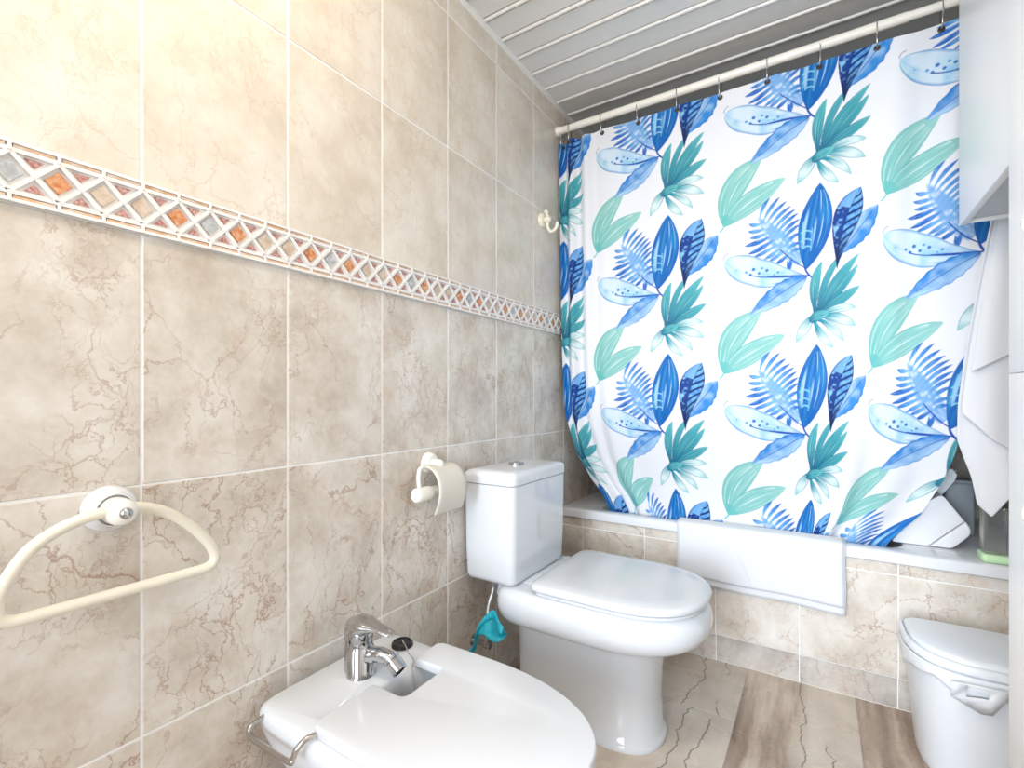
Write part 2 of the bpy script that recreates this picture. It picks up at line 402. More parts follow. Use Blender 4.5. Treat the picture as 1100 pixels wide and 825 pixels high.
# relief border: white lattice over coloured marble lozenges
def border():
    V, F, MI = [], [], []
    z0, z1 = ROWS[3], ROWS[4]; zc = (z0+z1)/2; p = TW/5
    def prism(poly, d0, d1, mi, ins=0.0008):
        i = len(V); n = len(poly); cy = sum(a for a, b in poly)/n; cz = sum(b for a, b in poly)/n
        for (a, b) in poly: V.append((d0, a, b))
        for (a, b) in poly:
            L = math.hypot(a-cy, b-cz) or 1; V.append((d1, a-(a-cy)/L*ins, b-(b-cz)/L*ins))
        F.append(tuple(i+n+k for k in range(n))); MI.append(mi)
        for k in range(n):
            q = (k+1) % n; F.append((i+k, i+q, i+n+q, i+n+k)); MI.append(mi)
    def bar(a, b, wd, d0, d1, mi):
        ax, az = b[0]-a[0], b[1]-a[1]; L = math.hypot(ax, az); nx, nz = -az/L*wd/2, ax/L*wd/2
        prism([(a[0]+nx, a[1]+nz), (a[0]-nx, a[1]-nz), (b[0]-nx, b[1]-nz), (b[0]+nx, b[1]+nz)], d0, d1, mi, 0.0)
    YF_ = TY0-2*TW
    prism([(YF_, z0+0.001), (YB, z0+0.001), (YB, z1-0.001), (YF_, z1-0.001)], -0.005, 0.0015, 0, 0.0)
    for s in (1, -1):                                     # outer rails
        za = zc+s*0.0405; zb = zc+s*0.0295
        bar((YF_, za), (YB, za), 0.005, 0.0015, 0.007, 0); bar((YF_, zb), (YB, zb), 0.006, 0.0015, 0.0065, 0)
    cols = {0: 3, 1: 2, 2: 1, 3: 2, 4: 3}                 # beige, orange, grey, orange, beige
    k0 = -11
    h = 0.0275; hy = p*0.5; dd = 0.0003
    for k in range(k0+1, int((YB-TY0)/p)):
        yc = TY0+k*p; mi = cols[k % 5]
        prism([(yc, zc-h*0.62), (yc+hy*0.62, zc), (yc, zc+h*0.62), (yc-hy*0.62, zc)], 0.0015, 0.0045, mi)
        for s in (1, -1):
            ym = yc+hy
            prism([(ym-hy*0.42, zc+s*h*0.84), (ym, zc+s*h*0.40), (ym+hy*0.42, zc+s*h*0.84)][::s], 0.0015, 0.0035, 4)
            bar((yc+0.004, zc+s*0.0355), (yc+p-0.004, zc+s*0.0355), 0.0040, 0.0015, 0.0056, 5)
            bar((yc, zc+s*0.028), (yc, zc+s*0.0425), 0.0045, 0.0015, 0.008, 0)
            bar((yc, zc+s*h*1.02), (yc+hy+0.002, zc-s*0.002), 0.0060, 0.0015, 0.0060+s*dd, 0); bar((yc+hy-0.002, zc-s*0.002), (yc+p, zc+s*h*1.02), 0.0060, 0.0015, 0.0068+s*dd, 0)
    o = obj('trim_1', V, F, [MWHITE, MGREY, MORANGE, MBEIGE, MRED, MTAN], smooth=False)
    o.data.polygons.foreach_set('material_index', MI)
    bm = bmesh.new(); bm.from_mesh(o.data); bmesh.ops.recalc_face_normals(bm, faces=bm.faces); bm.to_mesh(o.data); bm.free()
    struct(o)
border()

# ------------------------------------------------------------------ bathtub with tiled apron
YT = 1.885
tub = thing('bathtub', 'white built-in bathtub with beige marble tiled front below the shower curtain', 'bathtub', (0.75, YT, 0))
def T(o, t): o.parent = t; o.matrix_parent_inverse = Matrix.Translation(t.location).inverted(); return o
def rrect(x0, x1, y0, y1, r, z, n=8):
    R = []
    for cx, cy, a0 in ((x1-r, y1-r, 0), (x0+r, y1-r, 90), (x0+r, y0+r, 180), (x1-r, y0+r, 270)):
        for k in range(n+1):
            a = math.radians(a0+90*k/n); R.append((cx+r*math.cos(a), cy+r*math.sin(a), z))
    return R
ox0, ox1, oy0, oy1 = 0.002, XR-0.002, YT, YB-0.002
rings = [rrect(ox0, ox1, oy0+0.004, oy1, 0.004, 0.456), rrect(ox0, ox1, oy0, oy1, 0.004, 0.459), rrect(ox0, ox1, oy0, oy1, 0.004, 0.484), rrect(ox0, ox1, oy0+0.002, oy1, 0.005, 0.489), rrect(ox0, ox1, oy0+0.007, oy1-0.004, 0.006, 0.492),
         rrect(0.145, 1.185, oy0+0.046, oy1-0.060, 0.08, 0.493), rrect(0.150, 1.178, oy0+0.051, oy1-0.066, 0.08, 0.490), rrect(0.158, 1.170, oy0+0.056, oy1-0.076, 0.08, 0.470), rrect(0.205, 1.12, oy0+0.080, oy1-0.10, 0.12, 0.20), rrect(0.28, 1.05, oy0+0.15, oy1-0.15, 0.12, 0.135)]
T(loft('tub_shell', rings, ENAMEL, cap0=False, sharp=40), tub)
ux = [0.002, 0.102, 0.366, 0.629, 0.893, 1.156, 1.420, XR-0.002]
a = tiled('apron', (0, YT+0.012, 0), (1, 0, 0), (0, 0, 1), (0, -1, 0), ux, [0.100, 0.4185, 0.456], gap=0.003, back=0.03); del a['kind']; T(a, tub)
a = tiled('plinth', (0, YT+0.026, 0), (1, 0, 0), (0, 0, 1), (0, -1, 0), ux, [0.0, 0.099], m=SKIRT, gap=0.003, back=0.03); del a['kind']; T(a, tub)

# ------------------------------------------------------------------ toilet
TC = 1.385
wc = thing('toilet', 'white close-coupled toilet with closed lid and square cistern', 'toilet', (0.38, TC, 0))
def r2(xb, xf, hw, z, **k): return dring(xb, xf, TC, hw, z, **k)
pk = dict(nf=2.7, nb=12, xm=0.44)
T(loft('pedestal', [r2(0.150, 0.582, 0.117, 0.0, **pk), r2(0.148, 0.584, 0.118, 0.010, **pk), r2(0.150, 0.580, 0.115, 0.018, **pk), r2(0.155, 0.572, 0.109, 0.024, **pk),
                   r2(0.155, 0.568, 0.107, 0.12, **pk), r2(0.155, 0.572, 0.111, 0.20, **pk), r2(0.155, 0.580, 0.120, 0.28, **pk), r2(0.155, 0.585, 0.128, 0.31, **pk)], CERAMIC), wc)
br = [(0.165, 0.560, 0.105, 0.288), (0.150, 0.600, 0.135, 0.289), (0.135, 0.640, 0.168, 0.294), (0.124, 0.672, 0.188, 0.304), (0.118, 0.694, 0.201, 0.320), (0.114, 0.705, 0.2065, 0.342), (0.114, 0.707, 0.2070, 0.362), (0.116, 0.702, 0.204, 0.382), (0.122, 0.694, 0.198, 0.395), (0.132, 0.683, 0.190, 0.402), (0.15, 0.665, 0.176, 0.404)]
T(loft('bowl', [r2(a, b, h, z, nb=7, nf=2.3, xm=0.43) for a, b, h, z in br], CERAMIC), wc)
bm = bmesh.new(); box_into(bm, (0.085, TC-0.135, 0.340), (0.30, TC+0.135, 0.4065), 0.022, 4); T(bmobj('cistern_shelf', bm, CERAMIC), wc)
# cistern, slightly narrower at its foot
def tank_ring(x0, x1, y0, y1, r, z): return rrect(x0, x1, y0, y1, r, z, 6)
ty0, ty1 = 1.195, 1.537
T(loft('cistern', [tank_ring(0.030, 0.176, ty0+0.018, ty1-0.018, 0.020, 0.4085), tank_ring(0.018, 0.188, ty0+0.008, ty1-0.008, 0.022, 0.4105), tank_ring(0.014, 0.192, ty0+0.003, ty1-0.003, 0.022, 0.422), tank_ring(0.012, 0.195, ty0, ty1, 0.022, 0.50), tank_ring(0.010, 0.197, ty0-0.002, ty1+0.002, 0.022, 0.704)], CERAMIC), wc)
lid = T(loft('cistern_lid', [tank_ring(0.012, 0.193, ty0+0.002, ty1-0.002, 0.02, 0.7045), tank_ring(0.008, 0.199, ty0-0.004, ty1+0.004, 0.024, 0.7065), tank_ring(0.008, 0.200, ty0-0.005, ty1+0.005, 0.024, 0.728), tank_ring(0.010, 0.198, ty0-0.003, ty1+0.003, 0.024, 0.737), tank_ring(0.018, 0.190, ty0+0.006, ty1-0.006, 0.024, 0.744), tank_ring(0.035, 0.172, ty0+0.03, ty1-0.03, 0.024, 0.7465)], CERAMIC), wc)
fb = T(lathe('flush_button', [(0.026, 0), (0.026, 0.006), (0.0235, 0.0075), (0.0215, 0.0055), (0.0205, 0.0085), (0.017, 0.0095)], CHROME, M=frame((0.100, 1.366, 0.7460), (0, 0, 1))), wc)
def sring(xb, xf, hw, z): return r2(xb, xf, hw, z, nf=2.35, nb=14.0, ns=2.3, xm=0.49)
T(loft('seat', [sring(0.260, 0.690, 0.184, 0.4045), sring(0.255, 0.694, 0.190, 0.407), sring(0.255, 0.694, 0.190, 0.413), sring(0.260, 0.689, 0.186, 0.4155)], SEATM), wc)
T(loft('seat_lid', [sring(0.250, 0.694, 0.190, 0.4175), sring(0.244, 0.700, 0.1955, 0.4195), sring(0.243, 0.702, 0.1965, 0.427), sring(0.246, 0.699, 0.194, 0.433), sring(0.254, 0.690, 0.186, 0.437), sring(0.285, 0.65, 0.15, 0.4405), sring(0.35, 0.55, 0.07, 0.4425)], SEATM), wc)
for s in (-1, 1):
    T(tube('seat_hinge', [(0.238, TC+s*0.075-0.02, 0.417), (0.238, TC+s*0.075+0.02, 0.417)], 0.010, SEATM), wc)

# supply hose and the cyan cloth wrapped round it
hose = thing('supply_hose', 'braided steel water hose hanging from the underside of the cistern', 'hose', (0.09, 1.235, 0.12))
T(tube('hose', spline([(0.098, 1.235, 0.404), (0.100, 1.228, 0.37), (0.096, 1.212, 0.33), (0.102, 1.196, 0.28), (0.092, 1.200, 0.22), (0.060, 1.250, 0.185)], 8), 0.0055, BRAID), hose)
T(lathe('hose_nut', [(0.010, 0), (0.010, 0.022), (0.007, 0.026)], CHROME, M=frame((0.098, 1.235, 0.377), (0, 0, 1)), n=6), hose)
T(lathe('angle_valve', [(0.019, 0), (0.019, 0.004), (0.010, 0.006), (0.010, 0.045), (0.014, 0.046), (0.014, 0.066), (0.010, 0.068)], CHROME, M=frame((0.0, 1.262, 0.18), (1, 0, 0))), hose)
def cloth_blob():
    rows, cols = 26, 20; P = np.zeros((rows, cols, 3))
    for i in range(rows):
        for j in range(cols):
            u, v = i/(rows-1), j/(cols-1)
            a = u*2.2*PI
            # strip tied about the hose: two lobes, one flaring up to the right, one hanging down
            t = (u-0.36)*2
            cx = 0.100+0.070*t if t > 0 else 0.100+0.055*t
            cz = 0.272+0.035*math.sin(min(max(t, 0), 1)*PI*0.8) if t > 0 else 0.272+0.11*t
            wv = (v-0.5)*(0.030+0.042*abs(math.sin(t*2.4)))
            P[i, j] = (cx+0.35*wv*(1 if t < 0 else 0.2), 1.158-0.014*math.cos(a*1.3+v*4)+0.010*math.sin(v*9+u*5), cz+wv*(1.0 if t > 0 else 0.45)+0.004*math.sin(v*14))
    return P
o = sheet('cyan_cloth', cloth_blob(), CYAN); solid(o, 0.0025); subsurf(o, 1)
tag(o, 'crumpled cyan cloth tied round the hose beneath the cistern', 'cloth')

# ------------------------------------------------------------------ bidet
BC = 0.693
bd = thing('bidet', 'white bidet with flat notched cover in front of the toilet', 'bidet', (0.33, BC, 0))
def rb(xb, xf, hw, z, **k): k.setdefault('nb', 13.0); k.setdefault('xm', 0.34); k.setdefault('nf', 2.3); return dring(xb, xf, BC, hw, z, **k)
outer = [rb(0.10, 0.50, 0.125, 0.0, nb=5), rb(0.098, 0.503, 0.127, 0.012), rb(0.105, 0.490, 0.118, 0.03), rb(0.105, 0.480, 0.112, 0.14), rb(0.085, 0.51, 0.125, 0.22), rb(0.055, 0.575, 0.160, 0.285), rb(0.036, 0.618, 0.175, 0.33), rb(0.030, 0.628, 0.1795, 0.352), rb(0.030, 0.628, 0.1795, 0.366), rb(0.033, 0.624, 0.176, 0.375), rb(0.042, 0.614, 0.168, 0.380)]
inner = [dring(0.196, 0.585, BC, 0.14, 0.3805, nb=4), dring(0.202, 0.578, BC, 0.139, 0.376, nb=4), dring(0.208, 0.57, BC, 0.132, 0.350, nb=4), dring(0.225, 0.53, BC, 0.11, 0.26, nb=3), dring(0.27, 0.46, BC, 0.07, 0.215, nb=2.5)]
T(loft('bidet_body', outer+inner, CERAMIC), bd)
# cover: outline with a rectangular notch at the back edge
def cover():
    n = 40; pts = []; xb, xf, hw = 0.203, 0.652, 0.172
    xm = 0.36
    for k in range(n+1):
        a = -PI/2+PI*k/n; c, s = math.cos(a), math.sin(a)
        pts.append((xm+(xf-xm)*abs(c)**(2/2.15), BC+hw*math.copysign(abs(s)**(2/2.15), s)))
    pts += [(0.28, BC+hw), (xb+0.012, BC+hw-0.002), (xb, BC+hw-0.014), (xb, BC+0.150)]
    ny0, ny1, nx, r = 0.664, 0.778, 0.286, 0.014
    pts += [(xb, ny1)]
    for k in range(7):
        a = math.radians(90-90*k/6); pts.append((nx-r+r*math.cos(a), ny1-r+r*math.sin(a)))
    for k in range(7):
        a = math.radians(-90*k/6); pts.append((nx-r+r*math.cos(a), ny0+r+r*math.sin(a)))
    pts += [(xb, ny0), (xb, BC-0.15), (xb, BC-hw+0.014), (xb+0.012, BC-hw+0.002), (0.28, BC-hw)]
    bm = bmesh.new(); vs = [bm.verts.new((x, y, 0.383)) for x, y in pts]; f = bm.faces.new(vs)
    r = bmesh.ops.extrude_face_region(bm, geom=[f]); nv = [g for g in r['geom'] if isinstance(g, bmesh.types.BMVert)]
    for v in nv: v.co.z = 0.4005
    bmesh.ops.recalc_face_normals(bm, faces=bm.faces)
    es = [e for e in bm.edges if all(abs(v.co.z-0.4005) < 1e-5 for v in e.verts)]
    bmesh.ops.bevel(bm, geom=es, offset=0.0045, segments=3, profile=0.5, affect='EDGES', clamp_overlap=True)
    return bmobj('bidet_cover', bm, SEATM, sharp=45)
T(cover(), bd)
# bent steel rod of the cover's hinge
T(tube('hinge_rod', spline([(0.222, 0.530, 0.386), (0.215, 0.508, 0.388), (0.208, 0.494, 0.376), (0.202, 0.490, 0.360), (0.192, 0.488, 0.353), (0.10, 0.486, 0.353), (0.075, 0.487, 0.356), (0.068, 0.496, 0.364), (0.068, 0.530, 0.368), (0.068, 0.56, 0.368)], 8), 0.0050, STEEL), bd)
# mixer tap
FX, FY, FZ = 0.122, 0.690, 0.380
tap = T(lathe('mixer_tap', [(0.0265, 0.0), (0.0265, 0.003), (0.0245, 0.006), (0.0240, 0.050), (0.0215, 0.053), (0.0205, 0.066), (0.0225, 0.069), (0.0225, 0.080), (0.018, 0.084)], CHROME, M=frame((FX, FY, FZ), (0, 0, 1))), bd)
def tsub(o): o.parent = tap; return o
# solid back of the body and cap with a blade lever toward the bowl
secs = [(-0.031, 0.006, 0.070, 0.094), (-0.024, 0.017, 0.066, 0.101), (-0.008, 0.0245, 0.070, 0.107), (0.010, 0.0245, 0.078, 0.1075), (0.026, 0.020, 0.085, 0.104), (0.040, 0.0155, 0.091, 0.102), (0.060, 0.0125, 0.092, 0.100), (0.078, 0.0105, 0.091, 0.097), (0.084, 0.005, 0.092, 0.095)]
rings = []
for x, hw, za, zb in secs:
    R = []
    for k in range(20):
        a = 2*PI*k/20; c, s = math.cos(a), math.sin(a)
        R.append((FX+x, FY+hw*math.copysign(abs(c)**0.7, c), FZ+(za+zb)/2+(zb-za)/2*math.copysign(abs(s)**0.8, s)))
    rings.append(R)
tsub(loft('lever', rings, CHROME, sharp=60))
tsub(loft('tap_back', [[(FX-0.027+0.010*(1-abs(math.cos(2*PI*k/16))**0.5)+(0.012 if math.cos(2*PI*k/16) > 0 else 0), FY+0.020*math.sin(2*PI*k/16), FZ+z) for k in range(16)] for z in (0.004, 0.03, 0.06, 0.085)], CHROME))
sp = tsub(tube('spout', spline([(FX+0.010, FY+0.002, FZ+0.036), (FX+0.032, FY+0.005, FZ+0.043), (FX+0.052, FY+0.008, FZ+0.045), (FX+0.070, FY+0.012, FZ+0.040)], 6), [0.0155]*6+[0.0135]*6+[0.0125]*7, CHROME, n=18))
d = Vector((0.80, 0.06, -0.60)).normalized()
nz = lathe('nozzle', [(0.0145, 0.0), (0.0150, 0.003), (0.0150, 0.008), (0.0128, 0.009), (0.0128, 0.011), (0.0148, 0.012), (0.0148, 0.030), (0.0135, 0.0315), (0.0110, 0.0315), (0.0110, 0.024)], [CHROME, BLACK], M=frame(Vector((FX+0.064, FY+0.011, FZ+0.044)), d), n=24)
nz.data.polygons[len(nz.data.polygons)-1].material_index = 1; tsub(nz)
for o_ in [tap]+list(tap.children):
    o_.data.transform(Matrix.Translation((FX+0.004, FY+0.008, FZ)) @ Matrix.Scale(1.14, 4) @ Matrix.Translation((-FX, -FY, -FZ)))
# rubber plug lying on the back deck with its bead chain
pl = thing('drain_plug', 'black rubber plug with bead chain lying on the back of the bidet', 'plug', (0.117, 0.828, 0.3808))
T(lathe('plug', [(0.024, 0.0), (0.0255, 0.002), (0.0245, 0.008), (0.021, 0.011), (0.0195, 0.0085), (0.006, 0.0085), (0.004, 0.012), (0.002, 0.013)], BLACK, M=frame((0.117, 0.828, 0.3808), (0, 0, 1))), pl)
chain = spline([(0.117, 0.828, 0.393), (0.130, 0.820, 0.3945), (0.146, 0.813, 0.390), (0.160, 0.806, 0.3835), (0.185, 0.795, 0.3832), (0.204, 0.772, 0.3832), (0.212, 0.766, 0.375), (0.2165, 0.765, 0.352), (0.222, 0.764, 0.325), (0.230, 0.762, 0.29)], 40)
V, F = [], []; last = None
for p in chain:
    if last is not None and (Vector(p)-last).length < 0.0044: continue
    last = Vector(p); bm = bmesh.new(); bmesh.ops.create_icosphere(bm, subdivisions=1, radius=0.0019); i = len(V)
    V += [v.co+last for v in bm.verts]; F += [tuple(i+v.index for v in f.verts) for f in bm.faces]; bm.free()
T(obj('bead_chain', V, F, CHROME), pl)

# ------------------------------------------------------------------ towel ring on the left wall
tr = thing('towel_ring', 'cream D-shaped towel ring on a round white wall mount', 'towel ring', (0.0, 0.305, 0.795))
T(lathe('wall_mount', [(0.036, 0.0), (0.036, 0.006), (0.034, 0.014), (0.029, 0.022), (0.025, 0.026), (0.0235, 0.026), (0.0235, 0.019), (0.0225, 0.019)], [PLASTIC, SEAL], M=frame((0.0, 0.305, 0.793), (1, 0, 0))), tr)
hub = T(lathe('hub', [(0.0195, 0.018), (0.0205, 0.024), (0.0205, 0.052), (0.018, 0.060), (0.012, 0.065), (0.009, 0.066)], CREAMW, M=frame((0.0, 0.305, 0.793), (1, 0, 0))), tr)
T(lathe('screw_cap', [(0.0085, 0.065), (0.0085, 0.069), (0.006, 0.0725), (0.003, 0.074)], CHROME, M=frame((0.0, 0.305, 0.793), (1, 0, 0))), tr)
ring = [(0.172, 0.690), (0.176, 0.715), (0.200, 0.757), (0.230, 0.780), (0.265, 0.793), (0.305, 0.797), (0.338, 0.793), (0.372, 0.776), (0.403, 0.749), (0.428, 0.719), (0.4415, 0.692), (0.440, 0.678), (0.430, 0.6715), (0.410, 0.670), (0.305, 0.670), (0.205, 0.670), (0.185, 0.6715), (0.175, 0.678)]
T(tube('ring', spline([(0.046, a, b) for a, b in ring], 6, True), 0.0085, CREAM, n=14, closed=True), tr)

# ------------------------------------------------------------------ paper holder on the left wall
ph = thing('toilet_paper_holder', 'cream toilet paper holder with a curved cover on the tiles beside the cistern', 'paper holder', (0.0, 1.05, 0.775))
T(lathe('wall_mount', [(0.030, 0.0), (0.030, 0.005), (0.027, 0.014), (0.021, 0.020), (0.019, 0.020)], CREAMW, M=frame((0.0, 1.047, 0.781), (1, 0, 0))), ph)
T(lathe('hub', [(0.014, 0.018), (0.015, 0.03), (0.014, 0.046), (0.009, 0.054), (0.003, 0.056)], CREAMW, M=frame((0.0, 1.047, 0.779), (1, 0, 0))), ph)
T(tube('arm', spline([(0.030, 1.040, 0.777), (0.031, 1.005, 0.777), (0.033, 0.980, 0.774), (0.034, 0.972, 0.760), (0.036, 0.970, 0.735), (0.042, 0.972, 0.712), (0.044, 0.985, 0.706), (0.044, 1.01, 0.706)], 7), 0.006, CREAMW), ph)
T(lathe('roller', [(0.016, 0.0), (0.019, 0.003), (0.020, 0.008), (0.0195, 0.052), (0.0165, 0.054), (0.0165, 0.165), (0.014, 0.168)], CREAMW, M=frame((0.044, 0.948, 0.706), (0, 1, 0))), ph)
P = []
for (a, _, b) in spline([(0.020, 0, 0.776), (0.045, 0, 0.777), (0.070, 0, 0.765), (0.087, 0, 0.738), (0.090, 0, 0.705), (0.082, 0, 0.672), (0.072, 0, 0.650)], 6):
    P.append([(a, 0.992+0.118*j/9, b) for j in range(10)])
o = T(sheet('cover', P, COVERM), ph); solid(o, 0.003)

# ------------------------------------------------------------------ hook by the curtain
hk = thing('wall_hook', 'small cream hook on the tiles beside the shower curtain', 'hook', (0.0, 1.73, 1.684))
T(lathe('wall_mount', [(0.030, 0.0), (0.030, 0.004), (0.027, 0.011), (0.021, 0.015), (0.018, 0.016)], CREAM, M=frame((0.0, 1.722, 1.684), (1, 0, 0))), hk)
T(tube('hook', spline([(0.018, 1.724, 1.715), (0.024, 1.724, 1.705), (0.028, 1.724, 1.685), (0.026, 1.724, 1.662), (0.030, 1.724, 1.645), (0.044, 1.724, 1.634), (0.060, 1.724, 1.640), (0.068, 1.724, 1.655), (0.069, 1.724, 1.666)], 6), [0.0062]*6+[0.0066]*37+[0.0066]*6, CREAM), hk)
T(lathe('hook_cap', [(0.0125, 0.016), (0.0135, 0.022), (0.0125, 0.034), (0.007, 0.040), (0.002, 0.041)], CREAM, M=frame((0.0, 1.724, 1.684), (1, 0, 0))), hk)
bm = bmesh.new(); bmesh.ops.create_icosphere(bm, subdivisions=3, radius=0.0095, matrix=Matrix.Translation((0.020, 1.724, 1.717))); T(bmobj('hook_knob', bm, CREAM, sharp=None), hk)

# ------------------------------------------------------------------ shower rod, rings and curtain
YR, ZR = 1.860, 2.108
rod = thing('curtain_rod', 'cream telescopic curtain rod spanning the room below the ceiling', 'rod', (0.75, YR, ZR))
T(tube('outer_tube', [(0.006, YR, ZR), (1.175, YR, ZR)], 0.0150, RODM, n=24), rod)
T(tube('inner_tube', [(1.165, YR, ZR), (XR-0.006, YR, ZR)], 0.0130, RODM, n=24), rod)
T(lathe('end_cap', [(0.020, 0.0), (0.020, 0.012), (0.017, 0.016), (0.0155, 0.03)], RODM, M=frame((0.0, YR, ZR), (1, 0, 0))), rod)
T(lathe('end_cap', [(0.020, 0.0), (0.020, 0.012), (0.017, 0.016), (0.0145, 0.03)], RODM, M=frame((XR, YR, ZR), (-1, 0, 0))), rod)

# --- printed leaf pattern, one repeat 0.495 x 0.528 m, painted on a 1 mm raster (cell origin = heart of the palm fan)
CW, CH, SS = 495, 528, 2
IW, IH = CW*SS, CH*SS
img = np.ones((IH, IW, 3))*np.array((0.905, 0.905, 0.925))
def lin(r, g, b): return ((np.array((r, g, b))/255.0+0.055)/1.055)**2.4
_gn = rng.random((64, 64))
def vnoise(x, y):
    xi = np.floor(x).astype(int); yi = np.floor(y).astype(int); fx = x-xi; fy = y-yi; fx = fx*fx*(3-2*fx); fy = fy*fy*(3-2*fy)
    g = lambda a, b: _gn[b % 64, a % 64]
    return (g(xi, yi)*(1-fx)+g(xi+1, yi)*fx)*(1-fy)+(g(xi, yi+1)*(1-fx)+g(xi+1, yi+1)*fx)*fy
def paint(x0, x1, y0, y1, fn):
    """fn(X, Y) -> (rgb, alpha); millimetres, y up, wraps round the cell"""
    ix = np.arange(int(math.floor(x0*SS)), int(math.ceil(x1*SS))+1); iy = np.arange(int(math.floor(y0*SS)), int(math.ceil(y1*SS))+1)
    X, Y = np.meshgrid((ix+0.5)/SS, (iy+0.5)/SS); c, a = fn(X, Y)
    J, I = np.meshgrid(ix % IW, iy % IH); a = np.clip(a, 0, 1)[..., None]
    img[I, J] = img[I, J]*(1-a)+c*a
def bez(p0, p1, p2, n=36):
    t = np.linspace(0, 1, n)[:, None]; return (1-t)**2*np.array(p0)+2*t*(1-t)*np.array(p1)+t*t*np.array(p2)
def nearest(X, Y, S):
    best = np.full(X.shape, 1e9); T_ = np.zeros_like(X); D = np.zeros_like(X); n = len(S)
    for i in range(n-1):
        a, b = S[i], S[i+1]; d = b-a; L2 = d@d+1e-9
        lo = -1e9 if False else 0
        t = np.clip(((X-a[0])*d[0]+(Y-a[1])*d[1])/L2, 0, 1); ex = X-a[0]-t*d[0]; ey = Y-a[1]-t*d[1]; q = ex*ex+ey*ey
        m = q < best; best = np.where(m, q, best); T_ = np.where(m, (i+t)/(n-1), T_)
        D = np.where(m, np.sign(d[0]*(Y-a[1])-d[1]*(X-a[0]))*np.sqrt(q), D)
    return T_, D
def leaf(p0, p1, p2, hw, style, peak=0.5, seed=0, sharp=0.85, blunt=0.0):
    S = bez(p0, p1, p2); pad = hw+3
    e = math.log(0.5)/math.log(peak)
    def fn(X, Y):
        t, d = nearest(X, Y, S); wd = hw*np.clip(np.sin(PI*np.clip(t, 0.0005, 0.9995)**e), 0, 1)**sharp
        if blunt: wd = np.maximum(wd, hw*blunt*(t < 0.4))
        wd = wd*(1+0.05*np.sin(t*41+seed)) if style == 'L' else wd*(1+0.03*np.sin(t*19+seed)) if style == 'D' else wd
        q = d/np.maximum(wd, 0.05); aq = np.abs(q)
        al = np.clip((wd-np.abs(d))*SS*0.8+0.5, 0, 1)*(wd > 0.25)
        return style_color(style, t, q, aq, d, wd, X, Y, seed, al)
    paint(S[:, 0].min()-pad, S[:, 0].max()+pad, S[:, 1].min()-pad, S[:, 1].max()+pad, fn)
def M3(f, a, b): f = np.clip(f, 0, 1)[..., None]; return a*(1-f)+b*f
